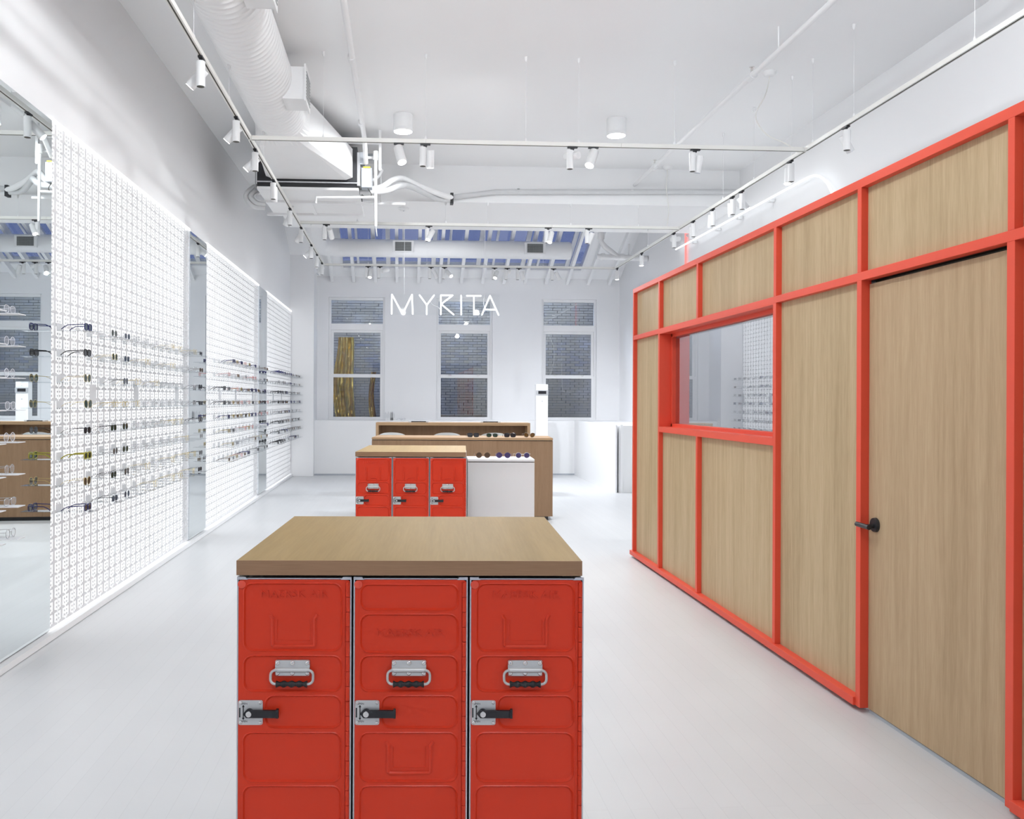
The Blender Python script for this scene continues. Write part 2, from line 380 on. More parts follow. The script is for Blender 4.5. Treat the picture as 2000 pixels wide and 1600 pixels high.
slab(sk, SKX0-0.05, SKX1+0.05, SKY1-ci_, SKY1+0.05, -0.004, 0.14); slab(sk, SKX0-0.05, SKX1+0.05, SKY0-0.05, SKY0+ci_, -0.004, 0.14)
sk.build('curb', M['white'], sky)
xs = [SKX0 + 0.30*i for i in range(17)]
for i, x in enumerate(xs):
    if x > SKX1: break
    if 0 < i < 16:
        g = MB(); wv = 0.045 if i % 3 else 0.085; slab(g, x-wv/2, x+wv/2, SKY0+ci_, SKY1-ci_, 0.06, 0.125); g.build('glazing_bar', M['white'], sky)
    if i < 16:
        g = MB(); slab(g, x+0.02, min(x+0.28, SKX1-ci_), SKY0+ci_, SKY1-ci_, 0.085, 0.091); g.build('pane', M['glass'], sky)

# low boxed ledge round the window end
ld = MB(); ld.box(-1.74, 3.47, 17.5, YB, 0.03, 1.085); ld.box(3.50, XR, 14.10, YB, 0.0, 1.085)
struct(ld.build('wall_ledge', M['white']), 'waist-high white boxed ledge under the sash windows', 'wall')
tr = MB(); tr.box(3.44, 3.465, 14.08, 17.5, 0.0, 1.10)
struct(tr.build('wall_ledge_panel', M['white']), 'waist-high white board lining the ledge beside the partition', 'wall')
struct(MB().box(3.515, 3.555, 14.06, 14.10, 0.0, 1.105).build('trim_1', M['white']), 'narrow white end strip closing the ledge', 'trim')
struct(MB().box(-1.74, 3.44, 17.49, 17.5, 0.0, 0.03).build('baseboard_back', M['greybox']), 'thin dark shadow gap under the white ledge', 'baseboard')

# windows of the end wall
def sash_window(n, a, b, label):
    t = struct(thing('window_%d' % n, label, 'window', (a, YB, 0)), label, 'window'); W = b - a; y0, y1 = 0.05, 0.11
    def fr(name, x0, x1, z0, z1, d=0.0): return MB().box(x0, x1, y0+d, y1+d, z0, z1).build(name, M['white'], t, bevel=0.004)
    fr('frame', 0, 0.045, WZ0, WZ1); fr('frame', W-0.045, W, WZ0, WZ1); fr('frame', 0.045, W-0.045, WZ1-0.06, WZ1); 
    MB().box(-0.02, W+0.02, 0.0, 0.14, WZ0, WZ0+0.025).build('sill', M['white'], t, bevel=0.004)
    fr('transom_bar', 0.045, W-0.045, 2.915, 3.045)
    for (z0, z1, d) in ((1.095, 2.0, 0.0), (1.97, 2.915, 0.035)):
        s = MB(); s.box(0.045, 0.095, y0+d, y1+d-0.02, z0, z1); s.box(W-0.095, W-0.045, y0+d, y1+d-0.02, z0, z1)
        s.box(0.095, W-0.095, y0+d, y1+d-0.02, z0, z0+0.05); s.box(0.095, W-0.095, y0+d, y1+d-0.02, z1-0.05, z1)
        so = s.build('sash', M['white'], t)
        MB().box(0.09, W-0.09, y0+d+0.015, y0+d+0.02, z0+0.045, z1-0.045).build('pane', M['glass'], so)
    MB().box(0.04, W-0.04, y0+0.03, y0+0.035, 3.04, WZ1-0.055).build('pane', M['glass'], t)
    for sx in (0.25, 0.75): MB().box(W*sx-0.02, W*sx+0.02, y0-0.012, y0, 2.0, 2.012).build('sash_lock', M['chrome'], t)
sash_window(1, *WIN[0], 'tall white sash window beside the wall pier, gold reflection imitated behind it')
sash_window(2, *WIN[1], 'middle white sash window partly behind the neon sign')
sash_window(3, *WIN[2], 'tall white sash window behind the white terminal column')

# light well bricks
bwl = struct(thing('wall_brick', 'grey painted brick wall of the light well outside the windows', 'wall', (0, YB+2.0, 0)), 'grey painted brick wall of the light well outside the windows', 'wall')
MB().box(XL-2, XR+2, 0.03, 0.25, -0.5, 4.4).build('mortar', M['mortar'], bwl)
BW, BH, CW, CH = 0.196, 0.052, 0.204, 0.0605
bme = MB().box(-BW/2, BW/2, -0.004, 0.035, -BH/2, BH/2).mesh('brick')
cand = []
for r in range(0, 56):
    z = 0.80 + r*CH
    for c in range(-16, 40):
        x = -2.6 + c*CW + (CW/2 if r % 2 else 0)
        if -3.2 < x < 6.2: cand.append((x, z))
def seen(x, z):
    for a, b in WIN:
        xa, xb = a*1.11, b*1.11
        if xa-0.1 < x < xb+0.12 and 1.05 < z < 3.82: return min(x-xa, xb-x)
    return None
vis = [(x, z) for x, z in cand if seen(x, z) is not None]; vis.sort(key=lambda p: abs(p[1]-2.45)); near = set(vis[:300])
rest = MB()
for x, z in cand:
    d = random.uniform(-0.004, 0.006); ww = random.uniform(-0.006, 0.006)
    if (x, z) in near: inst('brick', bme, M['brick'], bwl, (x, d, z), (random.uniform(-.02, .02), 0, random.uniform(-.02, .02)))
    else: rest.box(x-BW/2+ww, x+BW/2+ww, d-0.004, d+0.035, z-BH/2, z+BH/2)
o = rest.build('brick_courses', M['brick'], bwl); o['kind'] = 'stuff'
MB().box(XL-2, XR+2, -1.8, 0.2, -0.6, -0.5).build('yard_slab', M['mortar'], bwl)

# ------------------------------------------------------------------ perforated eyewear wall
PX = -2.18; PW = 3.53; PZ0, PZ1 = 0.055, 3.20
PANELS = [1.29, 5.59, 9.89, 14.21]
NSTR = 27; SW = PW / NSTR
def strip_mesh():
    mb = MB(); t = 0.0015; per = 0.0785
    half = SW/2; e = 0.0042
    c = [half-e, half-e-0.007, half-e-0.007-0.015, half-e-0.007-0.015-0.006, half-e-0.007-0.015-0.006-0.016]   # edge, dot out, dot in, slot out, slot in
    def solid(a, b, z0=PZ0, z1=PZ1): mb.box(-t, 0, a, b, z0, z1)
    solid(-c[4], c[4]); 
    for s in (-1, 1):
        def S(a, b, *z): solid(min(s*a, s*b), max(s*a, s*b), *z)
        S(c[0], c[1]); S(c[2], c[3])
        z = PZ0
        while z < PZ1 - 0.01:
            z1 = min(z + per, PZ1)
            S(c[3], c[4], z, min(z + 0.0205, PZ1))
            for q in range(3):
                za = z + q*per/3
                if za < PZ1: S(c[1], c[2], za, min(za + 0.0135, PZ1))
            z += per
    return mb.mesh('perforated_strip', fix=False)
smesh = strip_mesh()
ROWZ = [1.915 - 0.1635*k for k in range(8)]
sh = MB(); sh.box(0.0, 0.003, -0.060, 0.060, 0.0, 0.046)
SH_BACK = sh.mesh('shelf_back')
SH_TRAY = MB().hexa([(0,-0.058,-0.004),(0.235,-0.045,-0.004),(0.235,0.045,-0.004),(0,0.058,-0.004),(0,-0.058,0),(0.235,-0.045,0),(0.235,0.045,0),(0,0.058,0)]).mesh('shelf')
PNAME = ['backlit perforated steel eyewear panel before the first mirror', 'backlit perforated steel eyewear panel between first and second mirrors',
         'backlit perforated steel eyewear panel between second and third mirrors', 'backlit perforated steel eyewear panel between third mirror and end pier']
panels = []
for pi, y0 in enumerate(PANELS):
    t = thing('eyewear_panel', PNAME[pi], 'display panel', (PX, y0, 0), 0, 'backlit eyewear panels'); panels.append(t)
    MB().box(-0.075, -0.06, 0, PW, PZ0, PZ1).build('backlight', M['glow'], t)
    MB().box(-0.06, 0.012, 0, PW, PZ1, PZ1+0.022).build('top_light_line', M['led'], t)
    MB().box(-0.075, 0.0, -0.004, 0.0, PZ0, PZ1).build('side_edge', M['white'], t)
    for i in range(NSTR): inst('perforated_strip', smesh, M['perf'], t, (0, SW*(i+0.5), 0))
    for q in range(3):
        yy = [0.75, 1.75, 3.05][q]
        MB().box(0.0, 0.002, yy-SW*0.5, yy+SW*0.5, 1.445, 1.585).build('blank_plate', M['shelf'], t)
bs = MB().box(XL-0.09, -2.135, 1.2, 17.3, 0.004, 0.042)
struct(bs.build('baseboard_left', M['white']), 'white metal floor channel along the eyewear wall', 'baseboard')
MIR = [4.82, 9.12, 13.44]
ML = ['tall frameless wall mirror, first from the entrance, reflecting a sash window', 'tall frameless wall mirror, second from the entrance', 'tall narrow-looking wall mirror, third from the entrance']
for i, y0 in enumerate(MIR):
    t = thing('wall_mirror', ML[i], 'mirror', (PX, y0, 0), 0, 'tall wall mirrors')
    MB().box(-0.02, 0.006, 0.004, 0.762, 0.05, 3.205).build('glass_edge', M['greybox'], t)
    MB().box(0.006, 0.0075, 0.006, 0.760, 0.052, 3.203).build('mirror_face', M['mirror'], t)

# ------------------------------------------------------------------ eyewear
def rim(kind, side):
    cx = side*0.034
    if kind == 'round': return ellipse(cx, 0.0235, 0.0235, 0.0225, 18)
    if kind == 'square': return ellipse(cx, 0.0215, 0.027, 0.0205, 20, 3.6)
    if kind == 'pilot': return [(x + 0.0, z) for x, z in ((cx + 0.027*math.cos(a), 0.0235 + 0.023*math.sin(a) - (0.004 if math.sin(a) < -0.5 else 0) + 0.003*side*math.cos(a)) for a in [2*PI*k/18 for k in range(18)])]
    return ellipse(cx, 0.021, 0.026, 0.0195, 18, 2.6)
def make_kind(kind, thick):
    fr = MB(); ln = MB(); tm = MB()
    for s in (-1, 1):
        pts = rim(kind, s)
        fr.tube([(x, 0, z) for x, z in pts], thick, 5, closed=True)
        ln.prism(pts, 'y', -0.0006, 0.0006)
    zt = 0.034
    fr.tube(bez((-0.012, 0, 0.028), (-0.006, -0.001, 0.034), (0.006, -0.001, 0.034), (0.012, 0, 0.028), 4), thick*1.1, 5)
    tr = max(thick*0.9, 0.0011)
    for s in (-1, 1):
        tm = MB() if s == -1 else tm
        path = [(s*0.060, 0, zt), (s*0.067, 0.004, zt), (s*0.067, 0.06, zt-0.002), (s*0.066, 0.10, zt-0.004), (s*0.065, 0.125, zt-0.016), (s*0.064, 0.142, zt-0.031)]
        tm.tube(path, tr, 5)
    res = (fr.mesh('frame', True), ln.mesh('lens'), tm.mesh('temple', True))
    both = MB(); both.add(fr.v, fr.f); both.add(tm.v, tm.f)
    return res, both.mesh('frame', True)
KINDS = {'round': make_kind('round', 0.0014), 'square': make_kind('square', 0.0032), 'pilot': make_kind('pilot', 0.0013), 'oval': make_kind('oval', 0.0016), 'bold': make_kind('square', 0.0042)}
def lens_single(kind, s):
    mb = MB(); mb.prism(rim(kind, s), 'y', -0.0006, 0.0006); return mb.mesh('lens')
def temple_single(thick, s):
    tr = max(thick*0.9, 0.0011); zt = 0.034
    return MB().tube([(s*0.060, 0, zt), (s*0.067, 0.004, zt), (s*0.067, 0.06, zt-0.002), (s*0.066, 0.10, zt-0.004), (s*0.065, 0.125, zt-0.016), (s*0.064, 0.142, zt-0.031)], tr, 5).mesh('temple', True)
TH = dict(round=0.0014, square=0.0032, pilot=0.0013, oval=0.0016, bold=0.0042)
LS = {k: [lens_single('square' if k == 'bold' else k, s) for s in (-1, 1)] for k in KINDS}
TS = {k: [temple_single(TH[k], s) for s in (-1, 1)] for k in KINDS}
def eyewear(kind, frame, lens, loc, rotz, label, group, parts=True, scale=1.0):
    t = thing('sunglasses' if lens != 'clear' else 'eyeglasses', label, 'glasses', loc, rotz, group)
    if scale != 1.0: t.scale = (scale,)*3
    (fm, lm, tm), both = KINDS[kind]
    if parts:
        inst('frame', fm, FR[frame], t)
        for i in (0, 1): inst('lens', LS[kind][i], LENS[lens], t); inst('temple', TS[kind][i], FR[frame], t)
    else:
        inst('frame', both, FR[frame], t); inst('lens', lm, LENS[lens], t)
    return t
ORD = ['first', 'second', 'third', 'fourth', 'fifth', 'sixth', 'seventh', 'eighth', 'ninth', 'tenth', 'eleventh', 'twelfth', 'thirteenth', 'fourteenth']
ROWN = ['top', 'second', 'third', 'fourth', 'fifth', 'sixth', 'seventh', 'bottom']
ADJ = dict(black='black', navy='dark blue', gold='gold-rimmed', silver='silver-rimmed', clear='clear-framed', tort='tortoiseshell', yellow='yellow-green', red='red-framed')
SHP = dict(round='round', square='square', pilot='pilot', oval='oval', bold='thick square')
def glz(kind, frame, lens): return '%s %s %s' % (ADJ[frame], SHP[kind], 'eyeglasses' if lens == 'clear' else lens + '-lens sunglasses')
FIRST = [('square','navy','blue'), ('square','black','grey'), ('pilot','gold','green'), ('pilot','gold','green'), ('oval','black','grey'), ('bold','yellow','green'), ('pilot','gold','brown'), ('square','navy','brown')]
SECOND = [('round','silver','green'), ('round','gold','green'), None, ('round','gold','clear'), ('oval','black','green'), ('round','silver','grey'), ('oval','black','green'), ('oval','black','blue')]
THIRD = [('oval','clear','blue'), ('oval','silver','blue'), ('round','black','blue'), ('oval','gold','clear'), ('round','black','green'), ('round','silver','green'), ('round','black','grey'), ('round','silver','blue')]
def style(pi, ci, ri):
    if pi == 1 and ci == 0: return FIRST[ri]
    if pi == 1 and ci == 1: return SECOND[ri]
    if pi == 1 and ci == 2: return THIRD[ri]
    if pi == 0: return ('round' if ri % 3 else 'oval', 'silver' if ri > 4 else 'clear', 'clear')
    if pi == 1:
        if ci >= 11: return random.choice([('oval','black','grey'), ('round','silver','grey'), ('square','black','grey'), ('oval','tort','brown')])
        return random.choice([('round','silver','clear'), ('round','clear','clear'), ('oval','silver','clear'), ('pilot','gold','clear')])
    if pi == 2:
        if ci == 0: return None if ri not in (2, 3) else ('square','black','grey')
        return random.choice([('round','silver','clear'), ('oval','clear','clear'), ('oval','tort','amber'), ('round','gold','brown'), ('oval','black','grey'), ('round','silver','blue'), ('square','navy','grey'), ('round','red','clear')])
    if ci <= 3 and ri in (0, 2, 3, 5, 6, 7): return ('square', 'black' if ri else 'navy', 'grey')
    return random.choice([('oval','black','grey'), ('round','silver','grey'), ('oval','clear','clear'), ('round','black','clear'), ('oval','tort','brown'), ('square','navy','blue')])
for pi, y0 in enumerate(PANELS):
    if pi == 0: cols = [3.53-0.72, 3.53-0.42, 3.53-0.20]
    elif pi == 1: cols = [0.145, 0.665, 0.925] + [0.925 + 0.262*k for k in range(1, 10)]
    else: cols = [0.16 + 0.262*k for k in range(13)]
    t = panels[pi]
    for ci, cy in enumerate(cols):
        for ri, z in enumerate(ROWZ):
            st = style(pi, ci, ri)
            skip = (random.random() < 0.10) and not (pi == 1 and ci < 3) and pi != 0
            if st is None: continue
            inst('shelf_back', SH_BACK, M['shelf'], t, (0.002, cy, z))
            inst('shelf', SH_TRAY, M['shelf'] if pi == 0 else M['acrylic'], t, (0.002, cy, z))
            if skip: continue
            ref = ('%s pair before the first mirror' % ORD[len(cols)-1-ci]) if pi == 0 else ('%s pair beyond the %s mirror' % (ORD[ci], ORD[pi-1]))
            lab = '%s, %s shelf row, %s' % (glz(*st), ROWN[ri], ref)
            eyewear(*st, (PX + 0.002 + random.uniform(0.168, 0.182), y0 + cy, z + (TH[st[0]] if st[0] != 'pilot' else 0.005)), PI/2 + random.uniform(-0.06, 0.06), lab, 'eyewear on the perforated wall', parts=(pi <= 1))

# ------------------------------------------------------------------ oak and red partition
PFX = 2.18; PD = 0.05; PTOP = 2.548
part = thing('partition', 'oak-panelled partition room front framed in red bars', 'partition', (0, 0, 0), 0, None, 'structure')
BWD = 0.036
posts = {}
def post(y, z0, z1, w=BWD, depth=PD): return MB().box(PFX, PFX+depth, y-w/2, y+w/2, z0, z1).build('post', M['red'], part, bevel=0.0015)
def rail(y0, y1, z0, z1, x0=PFX, depth=PD): return MB().box(x0, x0+depth, y0, y1, z0, z1).build('rail', M['red'], part, bevel=0.0015)
Y_ = dict(e=8.245, a=7.41, b=6.43, c=5.06, d=4.10, h=3.045, n=1.95, end=0.9)
HZ0, HZ1 = 2.062, 2.102                      # door-head rail
SZ0, SZ1 = 1.222, 1.262                      # window sill rail
for kk in ('e', 'a', 'b', 'c', 'd', 'h', 'n', 'end'): post(Y_[kk], HZ1, PTOP-0.042)
for kk in ('e', 'a', 'c', 'd', 'h', 'n', 'end'): post(Y_[kk], 0.062 if kk not in ('d', 'h') else 0.022, HZ0, BWD if kk not in ('d', 'h') else 0.042)
post(Y_['b'], 0.062, SZ0)
rail(Y_['end']-0.02, Y_['e']+0.02, PTOP-0.042, PTOP); rail(Y_['end']-0.02, Y_['e']+0.02, HZ0, HZ1)
rail(Y_['c']+BWD/2, Y_['a']-BWD/2, SZ0, SZ1)
rail(Y_['d']+0.02, Y_['e']+0.06, 0.022, 0.062, PFX-0.012, PD+0.012); rail(Y_['end']-0.02, Y_['h']-0.02, 0.022, 0.062, PFX-0.012, PD+0.012)
px0 = PFX + 0.034
def panel(a, b, z0, z1, m='oakp'):
    return MB().box(px0, px0+0.018, Y_[b]+BWD/2, Y_[a]-BWD/2, z0, z1).build('panel', M[m], part)
for a, b in (('e','a'), ('a','b'), ('b','c'), ('c','d'), ('d','h'), ('h','n'), ('n','end')): panel(a, b, HZ1, PTOP-0.042)
for a, b in (('e','a'), ('c','d'), ('h','n'), ('n','end')): panel(a, b, 0.062, HZ0)
for a, b in (('a','b'), ('b','c')): panel(a, b, 0.062, SZ0)
# inner face, end return and plinth of the partition room
inn = MB(); ix = px0+0.02
def innbox(y0, y1, z0, z1): inn.box(ix, ix+0.08, y0, y1, z0, z1)
innbox(Y_['a'], Y_['e']+0.02, 0.0, PTOP-0.005); innbox(Y_['h']+0.02, Y_['c'], HZ1, PTOP-0.005); innbox(Y_['d']+0.02, Y_['c'], 0, HZ1); innbox(Y_['c'], Y_['a'], 0.0, SZ0); innbox(Y_['c'], Y_['a'], HZ1, PTOP-0.005); innbox(Y_['end']-0.02, Y_['h']-0.02, 0.0, PTOP-0.005)
inn.box(ix+0.08, XR-0.002, Y_['e']-0.08, Y_['e']+0.02, 0, PTOP-0.005)
inn.build('inner_lining', M['wall'], part)
# door
d1 = thing('door_1', 'full-height oak door with black lever handle in the red-framed partition', 'door', (PFX+0.04, 0, 0), 0, None, 'structure')
MB().box(0.0, 0.042, Y_['h']+0.023, Y_['d']-0.023, 0.022, HZ0-0.018).build('door_leaf', M['oakdoor'], d1)
MB().box(0.006, 0.042, Y_['h']+0.023, Y_['d']-0.023, 0.0, 0.016).build('threshold', M['greybox'], d1)
MB().box(0.044, 0.08, Y_['h']+0.0, Y_['d']-0.0, HZ0-0.05, HZ0).build('gap_shade_back', M['groove'], d1); MB().box(0.012, 0.13, Y_['h']+0.0, Y_['d']+0.02, HZ0+0.0005, HZ1-0.0005).build('gap_shade_fill', M['groove'], d1)  # dark boxes added so the bright gap over the door looks shaded
hd = Vector((0, Y_['d']-0.088, 0.905))
MB().tube([(0.0, hd.y, hd.z), (-0.014, hd.y, hd.z)], [0.034, 0.032], 24).build('rosette', M['black'], d1, smooth=True)
lv = MB(); lv.cyl((-0.012, hd.y, hd.z-0.006), (-0.05, hd.y, hd.z-0.006), 0.010, n=14)
lv.tube([(-0.05, hd.y-0.030, hd.z-0.008), (-0.05, hd.y+0.082, hd.z-0.006)], 0.0115, 14)
lv.build('lever', M['black'], d1, smooth=True)
# interior window
w4 = thing('window_4', 'red-framed interior window in the oak partition reflecting the eyewear wall', 'window', (PFX, 0, 0), 0, None, 'structure')
ya, yc = Y_['a']-BWD/2, Y_['c']+BWD/2
j = MB(); j.box(0.0, 0.17, ya-0.006, ya, SZ1, HZ0); j.box(0.0, 0.17, yc, yc+0.006, SZ1, HZ0); j.box(0.0, 0.17, yc+0.006, ya-0.006, HZ0-0.006, HZ0); j.box(0.0, 0.17, yc+0.006, ya-0.006, SZ1, SZ1+0.006)
j.build('jamb_lining', M['red'], w4)
j = MB(); q = 0.032
j.box(0.10, 0.165, ya-0.006-q, ya-0.006, SZ1, HZ0); j.box(0.10, 0.165, yc+0.006, yc+0.006+q, SZ1, HZ0); j.box(0.10, 0.165, yc, ya, HZ0-q, HZ0); j.box(0.10, 0.165, yc, ya, SZ1, SZ1+q)
j.build('stop_frame', M['red'], w4, bevel=0.002)
MB().box(0.13, 0.136, yc+0.02, ya-0.02, SZ1+0.02, HZ0-0.02).build('pane', M['vision'], w4)
g = MB(); g.box(0.1365, 0.142, yc+0.03, ya-0.03, HZ0-q-0.014, HZ0-q+0.004); g.build('glazing_strip', M['greybox'], w4)

# ------------------------------------------------------------------ red galley containers
CWD = 0.299
def sz(y): return 1.48 - (y - 783.5)*0.001343
CELL_LOW = [(0.016, 0.276, sz(1353), sz(1280)), (0.0725, 0.275, sz(1424), sz(1358)), (0.015, 0.275, sz(1529), sz(1430)), (0.015, 0.275, 0.335, 0.472), (0.015, 0.275, 0.115, 0.322)]
CELLS = {'A': [(0.016, 0.276, sz(1274), sz(1139))] + CELL_LOW, 'C': [(0.016, 0.276, sz(1274), sz(1139))] + CELL_LOW,
         'B': [(0.016, 0.276, sz(1194), sz(1141)), (0.016, 0.276, sz(1277), sz(1199))] + CELL_LOW}
DZ0, DZ1 = 0.06, 1.010
def door_mesh(kind):
    bm = bmesh.new()
    def loop(pts, y):
        vv = [bm.verts.new((p[0], y, p[1])) for p in pts]
        ee = [bm.edges.new((vv[i], vv[(i+1) % len(vv)])) for i in range(len(vv))]; return vv, ee
    ov, oe = loop(rrect(0.004, CWD-0.004, DZ0, DZ1, 0.008, 3), 0.0); edges = list(oe)
    for (a, b, z0, z1) in CELLS[kind]:
        r = min(0.024, (z1-z0)*0.3)
        v0, e0 = loop(rrect(a, b, z0, z1, r, 5), 0.0); edges += e0
        v1, e1 = loop(rrect(a+0.0022, b-0.0022, z0+0.0022, z1-0.0022, r-0.001, 5), -0.0016)
        v2, e2 = loop(rrect(a+0.0062, b-0.0062, z0+0.0062, z1-0.0062, r-0.003, 5), 0.0042)
        n = len(v0)
        for i in range(n):
            k = (i+1) % n
            bm.faces.new((v0[i], v0[k], v1[k], v1[i])); bm.faces.new((v1[i], v1[k], v2[k], v2[i]))
        bm.faces.new(v2)
    bmesh.ops.triangle_fill(bm, use_beauty=True, use_dissolve=False, edges=edges)
    bk = [bm.verts.new((v.co.x, 0.020, v.co.z)) for v in ov]
    for i in range(len(ov)): bm.faces.new((ov[i], ov[(i+1) % len(ov)], bk[(i+1) % len(ov)], bk[i]))
    bm.faces.new(bk)
    bmesh.ops.recalc_face_normals(bm, faces=bm.faces)
    me = bpy.data.meshes.new('door'); bm.to_mesh(me); bm.free(); shade(me, 18); return me
DOORM = {k: door_mesh(k) for k in 'ABC'}
SCREW = MB().lathe([(0.0062, 0.0), (0.0060, 0.0012), (0.0042, 0.0028), (0.0018, 0.0030), (0.0016, 0.0004), (0.0, 0.0003)], 12).mesh('screw', True)
def hub(): return sz(1305)
HPZ0, HPZ1 = sz(1320), sz(1290); HPX0, HPX1 = (541-466)*0.001343, (608-466)*0.001343
hp = MB(); hp.prism(rrect(HPX0, HPX1, HPZ0, HPZ1, 0.004, 3), 'y', -0.0025, 0.003); hz = sz(1309); hp.tube([(HPX0, -0.002, hz), (HPX1, -0.002, hz)], 0.0065, 10)
HPLATE = hp.mesh('handle_plate', True)
bx0, bx1, bz0, bz1 = (533-466)*0.001343, (615.5-466)*0.001343, sz(1334.5), sz(1308)
rr = 0.013
bar = [(HPX0, -0.006, bz1)] + [(bx0+rr-rr*math.sin(a), -0.008, bz1-rr+rr*math.cos(a)) for a in [PI/2*k/5 for k in range(6)]] + [(bx0+rr-rr*math.cos(a), -0.010, bz0+rr-rr*math.sin(a)) for a in [PI/2*k/5 for k in range(6)]]
mid = (bx0+bx1)/2; bar2 = bar + [(2*mid-p[0], p[1], p[2]) for p in reversed(bar)]
HBAR = MB().tube(bar2, 0.0036, 8).mesh('handle_bar', True)
gx0, gx1 = (544-466)*0.001343, (604-466)*0.001343; gp = []; gr = []
for i in range(33): tt = i/32; gp.append((gx0+(gx1-gx0)*tt, -0.010, bz0)); gr.append(0.0074 + 0.0018*math.cos(tt*2*PI*4))
GRIP = MB().tube(gp, gr, 10).mesh('grip', True)
lx0, lx1, lz0, lz1 = (469-466)*0.001343+0.001, (517-466)*0.001343, sz(1416), sz(1368)
lp = MB(); lp.prism(rrect(lx0, lx1, lz0, lz1, 0.005, 3), 'y', -0.0022, 0.001); LPLATE = lp.mesh('latch_plate', True)
lc = sz(1391.5); lvx = (492-466)*0.001343
ll = MB(); ll.prism([(0.019, lc), (0.028, lc+0.009), (0.112, lc+0.0085), (0.112, lc-0.0105), (0.028, lc-0.0105)], 'y', -0.015, -0.007); ll.prism([(0.106, lc+0.0125), (0.112, lc+0.012), (0.112, lc-0.0105), (0.106, lc-0.0105)], 'y', -0.018, -0.007)
ll.cyl((lvx, -0.009, lc), (lvx, -0.002, lc), 0.011, n=14); LEVER = ll.mesh('latch_lever')
PIVOT = MB().tube([(lvx, -0.0145, lc), (lvx, -0.0185, lc), (lvx, -0.0188, lc)], [0.0082, 0.0075, 0.004], 14).mesh('pivot_screw', True)
ar = MB(); ax = lx0+0.013
ar.box(ax-0.0012, ax+0.0012, -0.0030, -0.0022, lc-0.016, lc+0.016)
for s in (-1, 1): ar.prism([(ax-0.0035, lc+s*0.014), (ax+0.0035, lc+s*0.014), (ax, lc+s*0.020)], 'y', -0.0030, -0.0022)
ar.box(lx0+0.002, lx0+0.0055, -0.0030, -0.0022, lc-0.013, lc+0.012)
ARROW = ar.mesh('arrow_mark')
cs = CELLS['A'][0]
def ridge(path): return MB().tube(path, 0.0042, 6)
def card_mesh(dz, kind):
    mb = MB(); a, b = 0.092, 0.203; zt, zb = 0.917 + dz, 0.838 + dz
    if kind == 'U':
        mb.tube([(a-0.006, 0.005, zt), (a-0.004, 0.004, zt-0.004), (a, 0.004, zt-0.009), (a, 0.004, zb), (a+0.003, 0.004, zb-0.003), (b-0.003, 0.004, zb-0.003), (b, 0.004, zb), (b, 0.004, zt-0.009), (b+0.004, 0.004, zt-0.004), (b+0.006, 0.005, zt)], 0.0048, 6)
        mb.tube([(a+0.012, 0.005, zt-0.012), (a+0.012, 0.005, zb+0.012), (b-0.012, 0.005, zb+0.012), (b-0.012, 0.005, zt-0.012)], 0.0022, 5)
    else:
        for u in (a, b): mb.tube([(u, 0.003, zt+0.018), (u, 0.0015, zt+0.012), (u, 0.0015, zb-0.005), (u + (0.008 if u == b else -0.008), 0.003, zb-0.012)], 0.005, 6)
        mb.tube([(a+0.02, 0.003, zb-0.012), (a+0.03, 0.002, zb+0.004), (a+0.035, 0.002, zb+0.008), (b-0.035, 0.002, zb+0.008), (b-0.03, 0.002, zb+0.004), (b-0.02, 0.003, zb-0.012)], 0.003, 6)
    return mb.mesh('card_holder', True)
CARD = {'A': card_mesh(0, 'U'), 'B': card_mesh(sz(1452)-sz(1200)+0.006, 'U'), 'C': card_mesh(0, 'S')}
TXT = text_mesh('MAERSK AIR', 0.0285, 0.0018, 0.0); OPN = text_mesh('OPEN', 0.0070, 0.0002)
STUD = MB().tube([(0.013, 0.0, 0.998), (0.013, -0.003, 0.998), (0.013, -0.0045, 0.998)], [0.0115, 0.0105, 0.004], 16).mesh('corner_stud', True)
HINGE = MB()
for i in range(24): HINGE.cyl((CWD-0.009, -0.002, DZ0+0.012+i*0.0389), (CWD-0.009, -0.002, DZ0+0.012+i*0.0389+0.0375), 0.0055, n=8)
HINGE = HINGE.mesh('hinge', True)
HSTRIP = MB().box(CWD-0.0205, CWD-0.0165, -0.002, 0.001, DZ0+0.006, DZ1-0.004).mesh('hinge_leaf')
def body_mesh(depth):
    mb = MB(); f = 0.0035
    mb.box(0.0, f, 0.0, depth, 0.05, 1.0135); mb.box(CWD-f, CWD, 0.0, depth, 0.05, 1.0135)
    mb.box(f, CWD-f, 0.02, depth, 0.05, 0.055); mb.box(f, CWD-f, 0.004, depth, 1.0105, 1.0135); mb.box(f, CWD-f, depth-f, depth, 0.055, 1.0105)
    return mb.mesh('body')
CORNER = MB().prism([(0, 1.0105), (0.028, 1.0105), (0.022, 1.0175), (0, 1.0175)], 'y', -0.002, 0.03).mesh('corner_bracket')
CORNER2 = MB().prism([(CWD, 1.0105), (CWD-0.028, 1.0105), (CWD-0.022, 1.0175), (CWD, 1.0175)], 'y', -0.002, 0.03).mesh('corner_bracket')
FOOT = MB().lathe([(0.018, 0.0), (0.018, 0.02), (0.012, 0.022), (0.012, 0.05)], 14).mesh('foot')
